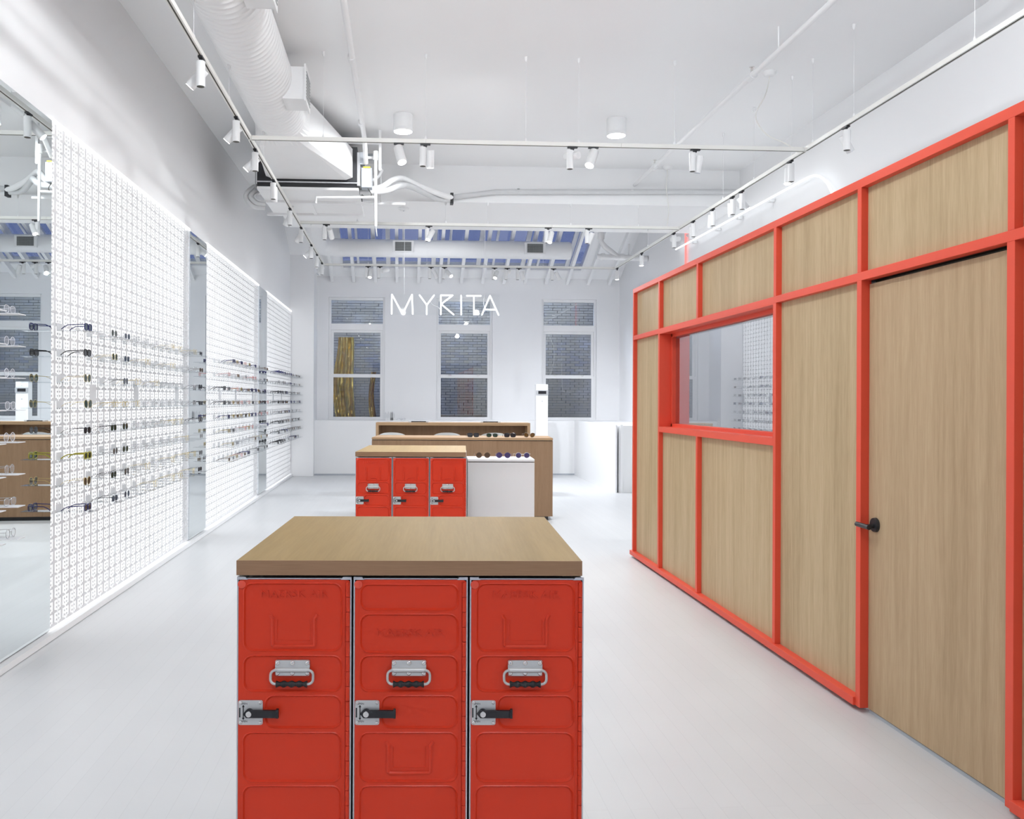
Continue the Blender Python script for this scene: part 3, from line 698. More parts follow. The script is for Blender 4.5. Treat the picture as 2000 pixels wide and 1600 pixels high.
def container(kind, loc, rotz, depth, bme, label, group):
    t = thing('galley_container', label, 'container', loc, rotz, group)
    inst('body', bme, M['steel'], t)
    for (x, y) in ((0.03, 0.05), (CWD-0.03, 0.05), (0.03, depth-0.05), (CWD-0.03, depth-0.05)): inst('foot', FOOT, M['black'], t, (x, y, 0))
    inst('corner_bracket', CORNER, M['steel'], t); inst('corner_bracket', CORNER2, M['steel'], t)
    d = inst('door', DOORM[kind], M['redloc'], t)
    inst('card_holder', CARD[kind], M['redloc'], d)
    zt = 0.971 if kind != 'B' else sz(1238)
    inst('embossed_lettering', TXT, M['redloc'], d, (0.148, 0.0037, zt), (PI/2, 0, 0)).scale = (1.14, 0.95, 1)
    inst('handle_plate', HPLATE, M['plate'], d); inst('handle_bar', HBAR, M['plate'], d); inst('grip', GRIP, M['rubber'], d)
    for u in (HPX0+0.006, (HPX0+HPX1)/2, HPX1-0.006):
        for zz in (HPZ1-0.007, HPZ0+0.007): inst('screw', SCREW, M['chrome'], d, (u, -0.0025, zz), (PI/2, 0, 0))
    inst('latch_plate', LPLATE, M['plate'], d); inst('latch_lever', LEVER, M['black'], d); inst('pivot_screw', PIVOT, M['chrome'], d); inst('arrow_mark', ARROW, M['black'], d)
    for u in (lx0+0.006, lx1-0.006):
        for zz in (lz1-0.006, lz0+0.006): inst('screw', SCREW, M['chrome'], d, (u, -0.0022, zz), (PI/2, 0, 0)).scale = (0.75,)*3
    inst('latch_lettering', OPN, M['black'], d, (lx0+0.0145, -0.0024, lc+0.0195+0.003), (PI/2, 0, 0)); inst('latch_lettering', OPN, M['black'], d, (lx0+0.0145, -0.0024, lc-0.0235), (PI/2, 0, 0))
    inst('corner_stud', STUD, M['redbright'], d); inst('hinge', HINGE, M['redloc'], d); inst('hinge_leaf', HSTRIP, M['redloc'], d)
    return t
def island(ox, oy, rot, depth, kinds, labels, toplab, group):
    bme = body_mesh(depth-0.02); pitch = 0.3045
    ca, sa = math.cos(rot), math.sin(rot)
    def L(x, y, z=0): return (ox + x*ca - y*sa, oy + x*sa + y*ca, z)
    for i, kd in enumerate(kinds): container(kd, L(i*pitch, 0.0), rot, depth, bme, labels[i], group)
    tp = thing('oak_top', toplab, 'table top', L(0, 0, 0), rot)
    Wd = pitch*2 + CWD
    MB().box(-0.002, Wd-0.004, 0.0035, depth, 1.0215, 1.060).build('top_slab', M['oakt'], tp, bevel=0.0012)
    MB().box(-0.002, Wd-0.004, 0.0, 0.0035, 1.0215, 1.0600).build('front_edge_band', M['oakx'], tp)
    MB().box(0.03, Wd-0.03, 0.035, depth-0.02, 1.0176, 1.0215).build('spacer', M['black'], tp)
island(-0.431, 2.332, math.radians(-2.76), 0.885, 'ABA',
       ['red galley container at the mirror-wall end of the front island, card holder on top', 'middle red galley container of the front island, card holder below its latch', 'red galley container at the partition end of the front island'],
       'thick oak slab top on the front island of red containers', 'red containers of the front island')
island(-0.385, 7.235, math.radians(-4.0), 1.08, 'CCC',
       ['red galley container at the mirror-wall end of the second island', 'middle red galley container of the second island', 'red galley container next to the white cabinet'],
       'thick oak slab top on the second island of red containers', 'red containers of the second island')

# ------------------------------------------------------------------ white cabinet, counter, credenza, chairs
def box_thing(name, label, cat, loc, rot, **kw): return thing(name, label, cat, loc, rot)
t = thing('white_cabinet', 'plain white display cabinet beside the second red island', 'cabinet', (0.588, 7.98, 0), math.radians(-3.0))
MB().box(0, 0.61, 0.006, 0.40, 0.06, 0.921).build('body', M['white'], t, bevel=0.002)
MB().box(0.0, 0.61, 0.0, 0.40, 0.929, 0.951).build('top', M['white'], t, bevel=0.002)
MB().box(0.006, 0.604, 0.012, 0.39, 0.921, 0.929).build('shadow_gap', M['groove'], t)
MB().box(0.02, 0.58, 0.03, 0.38, 0.0, 0.06).build('plinth', M['groove'], t)
cr_ = math.radians(-4.5); cx_, cy_ = -0.385, 11.0
t = thing('service_counter', 'long oak service counter with four sunglasses on it', 'counter', (cx_, cy_, 0), cr_); CL = 2.25
MB().box(0, CL, 0.008, 0.03, 0.05, 0.985).build('front_panel', M['oakc'], t)
MB().box(0, 0.03, 0.03, 0.70, 0.05, 0.985).build('side_panel', M['oakc'], t); MB().box(CL-0.03, CL, 0.03, 0.70, 0.05, 0.985).build('side_panel', M['oakc'], t)
MB().box(0.004, CL-0.004, 0.012, 0.70, 0.985, 0.993).build('shadow_gap', M['black'], t)
MB().box(0, CL, 0.0, 0.72, 0.993, 1.022).build('counter_top', M['oakcx'], t, bevel=0.002)
MB().box(0.05, CL-0.05, 0.06, 0.66, 0.0, 0.05).build('plinth', M['black'], t)
cd = thing('credenza', 'open-fronted oak credenza behind the service counter', 'credenza', (-0.43, 14.1, 0), math.radians(-2.0)); DL = 2.47; dz = 1.128
MB().box(0, DL, 0, 0.42, dz-0.045, dz).build('top', M['oakcx'], cd, bevel=0.002)
MB().box(0, 0.045, 0, 0.42, 0.05, dz-0.045).build('side_panel', M['oakcx'], cd); MB().box(DL-0.045, DL, 0, 0.42, 0.05, dz-0.045).build('side_panel', M['oakcx'], cd)
MB().box(0.045, DL-0.045, 0.39, 0.415, 0.05, dz-0.045).build('back_panel', M['oakc'], cd)
MB().box(0.045, DL-0.045, 0.0, 0.39, 0.05, 0.09).build('bottom_board', M['oakcx'], cd); MB().box(0.045, DL-0.045, 0.02, 0.39, 0.56, 0.60).build('shelf', M['oakcx'], cd)
MB().box(0.03, DL-0.03, 0.04, 0.38, 0, 0.05).build('plinth', M['black'], cd)
def chair(loc, rot, label):
    t = thing('counter_chair', label, 'chair', loc, rot, 'pale shell chairs behind the counter')
    # shell back curving round the sitter, facing +y
    mb = MB(); rows = 8; cols = 14; vs = []; fs = []
    for sgn, off in ((0, 0.0), (1, 0.012)):
        for i in range(rows+1):
            pass
            for kx in range(cols+1):
                u = -1 + 2*kx/cols; a = u*1.2; z = 0.70 + (i/rows)*(0.338 - 0.085*abs(u)**2.6)
                vs.append(((0.235-off)*math.sin(a)*1.0, 0.06 - (0.20-off)*math.cos(a) + 0.10*(1-i/rows)*0.3, z))
    n1 = (rows+1)*(cols+1)
    for i in range(rows):
        for kx in range(cols):
            a = i*(cols+1)+kx; b = a+1; c2 = a+cols+2; d2 = a+cols+1
            fs.append((a, b, c2, d2)); fs.append((n1+a, n1+d2, n1+c2, n1+b))
    for kx in range(cols):
        a = rows*(cols+1)+kx; fs.append((a, a+1, n1+a+1, n1+a)); a = kx; fs.append((a, n1+a, n1+a+1, a+1))
    for i in range(rows):
        a = i*(cols+1); fs.append((a, a+cols+1, n1+a+cols+1, n1+a)); a = i*(cols+1)+cols; fs.append((a, n1+a, n1+a+cols+1, a+cols+1))
    mb.add(vs, fs); mb.build('backrest', M['chairw'], t, smooth=True)
    mb = MB(); mb.prism(ellipse(0, 0.06, 0.23, 0.22, 24, 2.5), 'z', 0.665, 0.705); mb.build('seat', M['chairw'], t, bevel=0.012)
    mb = MB(); mb.cyl((0, 0.06, 0.03), (0, 0.06, 0.665), 0.025); mb.build('column', M['chrome'], t, smooth=True)
    mb = MB(); mb.lathe([(0.21, 0.0), (0.21, 0.012), (0.05, 0.03), (0.028, 0.04)], 28, (0, 0.06, 0)); mb.build('base', M['chrome'], t, smooth=True)
    mb = MB(); mb.tube([(0.15*math.cos(2*PI*k/20), 0.06+0.15*math.sin(2*PI*k/20), 0.27) for k in range(20)], 0.009, 8, closed=True); mb.tube([(-0.15, 0.06, 0.27), (0.15, 0.06, 0.27)], 0.008, 8); mb.build('foot_ring', M['chrome'], t, smooth=True)
for i, (x, y) in enumerate(((-0.145, 12.35), (0.62, 12.33), (1.275, 12.29))):
    chair((x, y, 0), math.radians(-3), ['pale grey shell chair behind the counter at the mirror-wall end', 'middle pale grey shell chair behind the counter', 'pale grey shell chair behind the counter at the terminal end'][i])
def local(ox, oy, rot, x, y, z): return (ox + x*math.cos(rot) - y*math.sin(rot), oy + x*math.sin(rot) + y*math.cos(rot), z)
for i, (st, u) in enumerate(((('square','black','grey'), 1.262), (('oval','black','green'), 1.50), (('square','black','grey'), 1.725), (('pilot','silver','amber'), 1.968))):
    eyewear(*st, local(cx_, cy_, cr_, u, 0.16, 1.022 + (0.005 if st[0] == 'pilot' else TH[st[0]])), cr_ + random.uniform(-.08, .08),
            ['black square sunglasses on the oak counter, furthest from the terminal column', 'black oval green-lens sunglasses on the oak counter', 'black square sunglasses on the oak counter, second from its partition end', 'silver pilot amber-lens sunglasses at the partition end of the counter'][i], 'sunglasses on the oak counter', scale=1.16)
for i, (st, u) in enumerate(((('round','tort','brown'), 0.135), (('round','navy','violet'), 0.322), (('round','silver','violet'), 0.50))):
    eyewear(*st, local(0.60, 7.98, math.radians(-3), u, 0.13, 0.951 + TH[st[0]]), random.uniform(-.08, .08) - 0.05,
            ['brown round sunglasses on the white cabinet, next to the red container', 'violet round sunglasses in the middle of the white cabinet', 'pale violet round sunglasses at the free end of the white cabinet'][i], 'sunglasses on the white cabinet', scale=1.12)
# tablets on the credenza
for i, u in enumerate((0.68, 1.84)):
    t = thing('tablet', ['dark tablet in silver holder on the credenza, mirror-wall side', 'dark tablet in silver holder on the credenza, terminal side'][i], 'tablet', local(-0.43, 14.1, math.radians(-2), u, 0.10, dz), math.radians(-2), 'tablets on the credenza')
    MB().box(-0.12, 0.12, 0.02, 0.14, 0.006, 0.020).build('display', M['screen'], t, bevel=0.003)
    for s in (-1, 1): MB().box(s*0.14-0.022, s*0.14+0.022, 0.015, 0.145, 0.0, 0.024).build('clamp', M['steel'], t, bevel=0.004)
# pens and small stand on the ledge
for i in range(7):
    x = -0.345 + i*0.028; hgt = [0.17, 0.15, 0.18, 0.16, 0.17, 0.175, 0.15][i]; dk = i in (4, 5)
    t = thing('pen', 'thin %s pen on the ledge, %s from the window nearest the pier' % ('black' if dk else 'pale', ORD[i]), 'pen', (x, 17.62, 1.085), 0, 'pens on the ledge')
    MB().cyl((0, 0, 0.0), (0, 0, 0.05), 0.011, 0.010, 10).build('holder', M['black'] if dk else M['whitemetal'], t, smooth=True)
    MB().tube([(0, 0, 0.05), (0, 0, hgt-0.03), (0, 0, hgt)], [0.006, 0.006, 0.0015], 8).build('barrel', M['black'] if dk else M['steel'], t, smooth=True)
t = thing('eyeglass_frame', 'small clear eyeglass frame lying on the ledge by the pens', 'glasses', (0.0, 17.62, 1.0875), 0.5)
inst('frame', KINDS['oval'][0][0], FR['clear'], t); inst('lens', KINDS['oval'][0][1], LENS['clear'], t)
for i in (0, 1): inst('temple', TS['oval'][i], FR['black'], t)
# white terminal column
t = thing('terminal_column', 'slim white terminal column with black display before the window', 'terminal', (2.525, 16.6, 0))
MB().box(0.0, 0.228, 0.0, 0.18, 0.0, 1.80).build('column', M['white'], t, bevel=0.006)
MB().box(-0.003, 0.231, -0.018, 0.0, 1.600, 1.690).build('bezel', M['steel'], t, bevel=0.003)
MB().box(0.038, 0.190, -0.020, -0.018, 1.616, 1.674).build('display', M['screen'], t)
MB().cyl((0.115, 0.001, 1.48), (0.115, -0.004, 1.48), 0.012, n=14).build('sensor', M['greybox'], t, smooth=True)
MB().cyl((0.115, 0.001, 1.73), (0.115, -0.003, 1.73), 0.006, n=10).build('indicator', M['greybox'], t)

# ------------------------------------------------------------------ neon sign and neon drawing
SY = 15.8
sg = thing('neon_sign', 'white neon lettering sign hanging from two cords before the windows', 'sign', (-0.20, SY, 3.025))
sx = 1.94 / (1832 - 205); 
def sp(u, v): return ((u - 205)*sx - 0.015, 0.0, (490 - v)*sx)
LET = {'M': [[(212,485),(214,192),(375,487),(516,192),(528,485)]], 'Y': [[(628,198),(738,345),(738,487)], [(738,345),(848,198)]],
       'K': [[(950,487),(950,196),(1128,196),(955,330),(1145,487)]], 'I': [[(1255,196),(1257,487)]], 'T': [[(1340,200),(1555,200)], [(1448,200),(1450,485)]],
       'A': [[(1570,487),(1692,196),(1825,487)], [(1620,405),(1782,405)]]}
for ch, strokes in LET.items():
    mb = MB()
    for s in strokes:
        for a, b in zip(s[:-1], s[1:]): mb.tube([sp(*a), sp(*b)], 0.0135, 8)
        for q in s: mb.lathe([(0.0, -0.0115), (0.008, -0.008), (0.0115, 0.0), (0.008, 0.008), (0.0, 0.0115)], 8, sp(*q))
    mb.build('neon_letter', M['neon'], sg, smooth=True)
z0s, z1s = sp(0, 495)[2], sp(0, 182)[2]; xa, xb = sp(195, 0)[0], sp(1840, 0)[0]
MB().box(xa, xb, 0.022, 0.028, z0s, z1s).build('clear_backing', M['signback'], sg)
for u in (400, 1612):
    x = sp(u, 0)[0]; MB().cyl((x, 0.025, z1s), (x, 0.025, roofz(SY)-3.025), 0.0035, n=6).build('cord', M['whitemetal'], sg)
MB().tube(smooth_path([sp(1612, 180), sp(1595, 300), sp(1612, 375), sp(1640, 405)]), 0.006, 6).build('lead', M['whitemetal'], sg, smooth=True)
MB().tube(smooth_path([sp(785, 290), sp(830, 345), sp(905, 375), sp(950, 430)]), 0.005, 6).build('lead', M['whitemetal'], sg, smooth=True)
nw = thing('neon_tube', 'long white neon tube bending down over the partition top', 'neon light', (4.40, 0, 0))
path = [(0, 14.02, 3.945), (0, 9.35, 3.93)] + [(0, 9.35 - 0.62*math.sin(a), 3.93 - 0.62 + 0.62*math.cos(a)) for a in [PI/2*k/8 for k in range(1, 9)]] + [(0, 8.73, 2.9), (0, 8.73, 2.2)]
MB().tube(path, 0.012, 8).build('tube', M['neon'], nw, smooth=True)
for yy in (13.2, 12.2, 11.4, 10.4): MB().box(0.0, 0.06, yy-0.04, yy+0.04, 3.895, 3.93).build('clip', M['whitemetal'], nw)
nl = thing('neon_leaf', 'white neon leaf outline on the side wall behind the partition', 'neon light', (4.40, 0, 0))
MB().tube([(0, 9.75 + 1.0*math.sin(PI*k/14), 3.5 - 1.35*k/14) for k in range(15)], 0.013, 6).build('tube', M['neon'], nl, smooth=True)
MB().tube([(0, 9.75 - 0.85*math.sin(PI*k/14), 3.5 - 1.35*k/14) for k in range(15)], 0.013, 6).build('tube', M['neon'], nl, smooth=True)
MB().tube([(0, 11.9, 3.1), (0, 11.95, 1.9), (0, 12.1, 1.75), (0, 13.3, 1.7)], 0.013, 6).build('tube', M['neon'], nl, smooth=True)
for (yy, zz) in ((9.75, 3.5), (9.75, 2.15), (11.92, 2.6), (13.2, 1.705)): MB().box(0.0, 0.0695, yy-0.02, yy+0.02, zz-0.015, zz+0.015).build('clip', M['whitemetal'], nl)
nr = thing('neon_tube', 'red vertical neon tube on the side wall', 'neon light', (4.445, 13.66, 0))
MB().cyl((0, 0, 3.2), (0, 0, 4.27), 0.016, n=8).build('tube', M['neonred'], nr, smooth=True)
for z in (3.5, 4.1): MB().box(0, 0.024, -0.02, 0.02, z-0.02, z+0.02).build('clip', M['whitemetal'], nr)

# ------------------------------------------------------------------ suspended lighting track
TZ = 3.80; TXL, TXR = -1.352, 3.655; TY = [7.83, 11.5, 15.04]
TRK = {k: thing('lighting_track', lab, 'track', (0, 0, 0), 0, 'cream suspended track rails') for k, lab in dict(
    L='cream suspended track rail running along the eyewear wall', R='cream suspended track rail running along the neon wall', a='cream suspended cross track over the second island, first from the entrance',
    b='cream suspended cross track before the soffit edge', c='cream suspended cross track nearest the end wall windows').items()}
trk = TRK['L']
def trail(x0, x1, y0, y1):
    o = MB().box(x0, x1, y0, y1, TZ-0.034, TZ+0.002).build('track_rail', M['cream'], trk, bevel=0.002)
    if x1-x0 < y1-y0: MB().box((x0+x1)/2-0.005, (x0+x1)/2+0.005, y0, y1, TZ-0.0355, TZ-0.033).build('conductor_groove', M['groove'], o)
    else: MB().box(x0, x1, (y0+y1)/2-0.005, (y0+y1)/2+0.005, TZ-0.0355, TZ-0.033).build('conductor_groove', M['groove'], o)
ysegs = [(-3.5, 1.9), (1.9, 5.3), (5.3, 7.81), (7.85, 11.48), (11.52, 15.06)]
for a, b in ysegs:
    trk = TRK['L']; trail(TXL-0.017, TXL+0.017, a, b); trk = TRK['R']; trail(TXR-0.017, TXR+0.017, a, b)
for y, kk in zip(TY, 'abc'):
    trk = TRK[kk]
    for a, b in ((TXL+0.017, 0.19), (0.192, 1.95), (1.952, TXR-0.017)): trail(a, b, y-0.017, y+0.017)
DZ_DUCT = 4.285 - math.sqrt(0.25**2 - 0.132**2) + 0.004      # rail wires by the eyewear wall end on the duct
def ceil_at(y, x=0.0):
    if x == TXL and y < 8.75: return DZ_DUCT
    if x == TXL and y < 11.5: return 3.863
    return ZC if y < 11.5 else (4.08 if y < 13.36 else roofz(y) - 0.0)
def wire(x, y):
    z1 = ceil_at(y, x); w_ = MB().cyl((x, y, TZ), (x, y, z1), 0.0016, n=5).build('wire', M['whitemetal'], trk)
    MB().lathe([(0.006, -0.045), (0.012, -0.03), (0.014, 0.0)], 10, (x, y, z1)).build('wire_fitting', M['whitemetal'], w_, smooth=True); MB().lathe([(0.012, 0.0), (0.010, 0.014), (0.004, 0.03)], 10, (x, y, TZ+0.002)).build('wire_clip', M['whitemetal'], w_, smooth=True)
trk = TRK['a']
for x in (-0.71, 0.193, 1.088, 1.565, 2.44): wire(x, TY[0])
trk = TRK['b']
for x in (-0.6, 0.55, 1.1, 2.2, 3.1): wire(x, TY[1])
trk = TRK['c']
for x in (-0.6, 0.4, 1.4, 2.4): wire(x, TY[2])
trk = TRK['R']
for y in (4.6, 5.45, 6.97, 7.69, 8.11, 9.01, 9.9, 13.0): wire(TXR, y)
trk = TRK['L']
for y in (4.6, 5.75, 6.9, 8.6, 10.9, 13.0): wire(TXL, y)
# feed cables
for i, (x, y, lab) in enumerate(((3.40, 8.02, 'white ceiling rose with wavy feed cable to the first cross track'), (3.45, 11.35, 'white ceiling rose with straight feed cable to the second cross track'))):
    t = thing('ceiling_rose', lab, 'ceiling rose', (x, y, ZC))
    MB().lathe([(0.035, -0.045), (0.05, -0.035), (0.062, -0.012), (0.062, 0.0)], 24).build('canopy', M['whitemetal'], t, smooth=True)
    if i == 0: pts = [(0, 0, -0.045), (-0.04, 0, -0.22), (-0.14, -0.02, -0.42), (-0.06, -0.06, -0.60), (0.09, -0.12, -0.70), (0.15, -0.17, -0.76)]
    else: pts = [(0, 0, -0.045), (-0.01, 0.02, -0.3), (0.03, 0.05, -0.55), (0.03, 0.12, -0.76)]
    MB().tube(smooth_path(pts), 0.006, 6).build('cable', M['cream'], t, smooth=True)

ADP = MB(); ADP.box(-0.045, 0.045, -0.015, 0.015, -0.012, 0.0); ADP.prism([(-0.02, -0.012), (0.02, -0.012), (0.012, -0.03), (-0.012, -0.03)], 'y', -0.010, 0.010); ADP.cyl((0, 0, -0.03), (0, 0, -0.055), 0.008, n=10)
ADP = ADP.mesh('adapter')
DRV = MB().lathe([(0.030, 0.0), (0.030, 0.165), (0.028, 0.168)], 18).mesh('driver_housing', True)
DCAP = MB().lathe([(0.025, -0.001), (0.025, 0.002)], 18).mesh('dark_cap')
HED = MB().lathe([(0.034, 0.0), (0.034, 0.148), (0.031, 0.152)], 18).mesh('lamp_head', True)
LNS = MB().lathe([(0.0295, -0.002), (0.0295, 0.002)], 18).mesh('lens')
SPOTN = 0
def spot(x, y, along, aim, lit, label, group, driver=True, big=False, power=0.0):
    """along: 'x' or 'y' rail direction; aim: world vector the head points to."""
    t = thing('track_spotlight', label, 'spotlight', (x, y, TZ-0.036), 0.0 if along == 'x' else PI/2, group)
    inst('adapter', ADP, M['black'], t)
    Rz = Matrix.Rotation(-(0.0 if along == 'x' else PI/2), 3, 'Z')
    a = (Rz @ Vector(aim)).normalized()
    hx = 0.0
    if driver:
        dd = inst('driver_housing', DRV, M['whitemetal'], t, (-0.022, 0, -0.20)); inst('dark_cap', DCAP, M['groove'], dd)
        hx = 0.045
    q = (-a).to_track_quat('Z', 'Y')          # local +z points away from the beam
    pivot = Vector((hx, 0, -0.075 if driver else -0.06))
    h = inst('lamp_head', HED, M['whitemetal'], t); h.rotation_mode = 'QUATERNION'; h.rotation_quaternion = q
    base = pivot + a*0.135
    h.location = base
    if big: h.scale = (1.25, 1.25, 1.1)
    inst('lens', LNS, M['lamp'] if lit else M['greybox'], h)
    power *= min(1.0, (min(x - XL, XR - x)/2.3)**2) if along == 'x' and abs(a.y) < 0.6 else 1.0    # heads close to a side wall are dimmed
    if a.z > -0.2: power *= 0.12            # the heads turned sideways are dimmed
    if power > 0:
        ld = bpy.data.lights.new('spot_beam', 'SPOT'); ld.energy = power; ld.spot_size = math.radians(108 if y < 13 else 125); ld.spot_blend = 1.0; ld.shadow_soft_size = 0.03; ld.color = (0.97, 0.985, 1.0) if y < 10 else (0.92, 0.95, 1.0)
        lo = bpy.data.objects.new('spot_beam', ld); C.objects.link(lo); lo.parent = t
        lo.rotation_mode = 'QUATERNION'; lo.rotation_quaternion = q; lo.location = base + a*0.012
LW = '%s white track spotlight on the eyewear-wall rail, %s from the end wall'
ORD2 = ORD
for (y, lit, aim) in sorted(((5.97, 1, (-0.75, 0.15, -0.8)), (7.22, 1, (-0.7, 0.1, -0.75)), (8.13, 1, (-0.75, 0.0, -0.75)), (9.25, 0, (-0.05, 0.4, -1)), (10.6, 0, (-0.5, 0.3, -0.8)), (11.75, 0, (-0.6, 0.1, -0.9)), (13.05, 1, (-0.7, 0.1, -0.6)), (13.9, 0, (-0.2, 0.2, -1)), (14.75, 0, (-0.5, -0.2, -0.8)), (3.2, 1, (-0.75, 0.0, -0.75)), (1.0, 1, (-0.5, 0.1, -0.85))), reverse=True):
    SPOTN += 1
    spot(TXL, y, 'y', aim, lit, LW % ('lit' if lit else 'downturned', ORD2[SPOTN-1]), 'spotlights on the eyewear-wall rail', power=RAIL_W*0.25*lit)
SPOTN = 0
LT = '%s white track spotlight on the %s cross rail, %s from the eyewear wall'
for (x, lit, aim, drv) in ((-0.045, 1, (0.22, -0.35, -0.9), False), (0.19, 1, (0.0, 0.25, -1), True), (1.51, 0, (-0.5, 0.6, 0.1), True), (1.70, 1, (-0.35, -0.35, -0.9), False), (2.63, 0, (-0.15, 0.15, -1), True)):
    SPOTN += 1
    spot(x, TY[0], 'x', aim, lit, LT % ('single lit' if not drv else ('twin lit' if lit else 'twin'), 'first', ORD2[SPOTN-1]), 'spotlights on the first cross rail', driver=drv, big=not drv, power=SPOT_W)
SPOTN = 0
for (x, lit, aim) in ((-1.0, 0, (0.15, 0.75, -0.65)), (0.33, 1, (-0.4, -0.3, -0.8)), (1.90, 1, (-0.25, -0.3, -0.9)), (2.44, 0, (-0.35, 0.2, -0.9))):
    SPOTN += 1
    spot(x, TY[1], 'x', aim, lit, LT % ('twin lit' if lit else 'twin', 'second', ORD2[SPOTN-1]), 'spotlights on the second cross rail', power=SPOT_W*1.4)
SPOTN = 0
for (x, lit, aim) in ((-0.60, 1, (-0.1, -0.4, -0.9)), (-0.40, 0, (0.3, 0.3, 0.1)), (0.47, 0, (0.4, 0.1, -0.8)), (0.70, 1, (0.45, -0.5, -0.6)), (1.56, 1, (-0.3, -0.5, -0.8)), (1.78, 0, (-0.5, 0.2, 0.2)), (1.98, 0, (0.3, 0.2, -0.9)), (2.58, 0, (0.4, 0.1, -0.7))):
    SPOTN += 1
    spot(x, TY[2], 'x', aim, lit, LT % ('twin lit' if lit else 'twin', 'third', ORD2[SPOTN-1]), 'spotlights on the third cross rail', power=SPOT_W*1.5)
SPOTN = 0
LR = '%s white track spotlight on the neon-wall rail, %s from the end wall'
for (y, lit, aim) in sorted(((7.10, 0, (0.5, 0.1, -0.75)), (8.15, 1, (-0.1, -0.15, -1)), (9.35, 1, (0.5, -0.1, -0.7)), (9.62, 0, (0.1, 0.2, -1)), (10.25, 0, (0.0, 0.3, -1)), (10.95, 0, (0.1, 0.2, -1)), (11.75, 0, (0.5, 0.3, 0.1)), (13.35, 1, (0, 0, -1)), (14.9, 1, (0, 0, -1)), (3.6, 1, (-0.3, 0.2, -0.9)), (1.2, 1, (-0.3, 0.2, -0.9))), reverse=True):
    SPOTN += 1
    spot(TXR, y, 'y', aim, lit, LR % ('lit' if lit else 'downturned', ORD2[SPOTN-1]), 'spotlights on the neon-wall rail', driver=(y not in (13.35, 14.9)), power=RAIL_W*0.45*lit)

# ceiling drum lamps
for (x, y, lab) in ((-0.01, 9.5, 'white drum ceiling lamp over the second island side'), (2.31, 9.48, 'white drum ceiling lamp nearer the neon wall'), (-0.01, 4.0, 'white drum ceiling lamp above the front island'), (2.31, 4.0, 'white drum ceiling lamp above the partition door'),
                    (-0.01, -1.5, 'white drum ceiling lamp by the entrance, eyewear side'), (2.31, -1.5, 'white drum ceiling lamp by the entrance, neon-wall side')):
    t = thing('ceiling_lamp', lab, 'ceiling lamp', (x, y, ZC), 0, 'white drum ceiling lamps')
    MB().lathe([(0.100, -0.185), (0.105, -0.18), (0.105, -0.155), (0.103, -0.15), (0.105, -0.145), (0.105, -0.006), (0.100, -0.004), (0.100, 0.0)], 32).build('drum', M['whitemetal'], t, smooth=True)
    MB().lathe([(0.097, -0.187), (0.097, -0.184)], 32).build('diffuser', M['lamp'], t)
    if y < 5: la = bpy.data.lights.new('lamp_light', 'POINT'); la.shadow_soft_size = 0.09; la.energy = DRUM_W * 1.9 * (1.0 if x < 1 else 0.62) * (1.0 if y > 0 else 0.75)      # unseen drums of the entrance half, shining all round to brighten the walls
    else: la = bpy.data.lights.new('lamp_light', 'AREA'); la.shape = 'DISK'; la.size = 0.19; la.energy = DRUM_W * 0.5
    la.color = (0.955, 0.98, 1.0)
    lo = bpy.data.objects.new('lamp_light', la); C.objects.link(lo); lo.parent = t; lo.location = (0, 0, -0.30 if y < 5 else -0.19)

# ------------------------------------------------------------------ ducts, air conditioner, pipes
DX, DZc, DR = -1.22, 4.285, 0.25
dt = thing('round_duct', 'large white spiral duct along the eyewear wall feeding the fan unit', 'duct', (0, 0, 0))
prof = []; y = -3.9
path = []; rad = []
while y < 8.75:
    path += [(DX, y, DZc), (DX, y+0.055, DZc), (DX, y+0.06, DZc), (DX, y+0.07, DZc)]; rad += [DR, DR, DR+0.004, DR+0.004]; y += 0.075
MB().tube(path, rad, 40).build('spiral_pipe', M['duct'], dt, smooth=True)
a0 = [(DX + DR*math.cos(2*PI*k/40 + PI/40), 8.75, DZc + DR*math.sin(2*PI*k/40 + PI/40)) for k in range(40)]
def sq(k):
    a = 2*PI*k/40 + PI/40; c, s = math.cos(a), math.sin(a); m = max(abs(c), abs(s)); return (c/m, s/m)
a1 = [(DX + 0.27*sq(k)[0], 8.95, DZc + 0.245*sq(k)[1]) for k in range(40)]
a2 = [(-1.065 + 0.485*sq(k)[0], 10.02, 4.165 + 0.19*sq(k)[1]) for k in range(40)]
mb = MB(); mb.add(a0+a1+a2, [(i*40+k, i*40+(k+1) % 40, (i+1)*40+(k+1) % 40, (i+1)*40+k) for i in (0, 1) for k in range(40)] + [tuple(80+k for k in range(40))])
mb.build('transition', M['duct'], dt)
for yy in (5.78, 7.85):
    b = MB(); b.box(-1.05, -0.86, yy-0.16, yy+0.16, 4.09, 4.37); bo = b.build('outlet_box', M['duct'], dt)
    MB().box(-0.862, -0.848, yy-0.18, yy+0.18, 4.07, 4.39).build('outlet_flange', M['whitemetal'], bo)
    for q in range(9): MB().box(-0.849, -0.844, yy-0.15, yy+0.15, 4.11 + q*0.027, 4.118 + q*0.027).build('louvre', M['grille'], bo)
for yy in (1.0, 4.0, 7.0): MB().cyl((DX, yy, DZc+DR-0.02), (DX, yy, ZC), 0.006, n=6).build('hanger_rod', M['whitemetal'], dt)

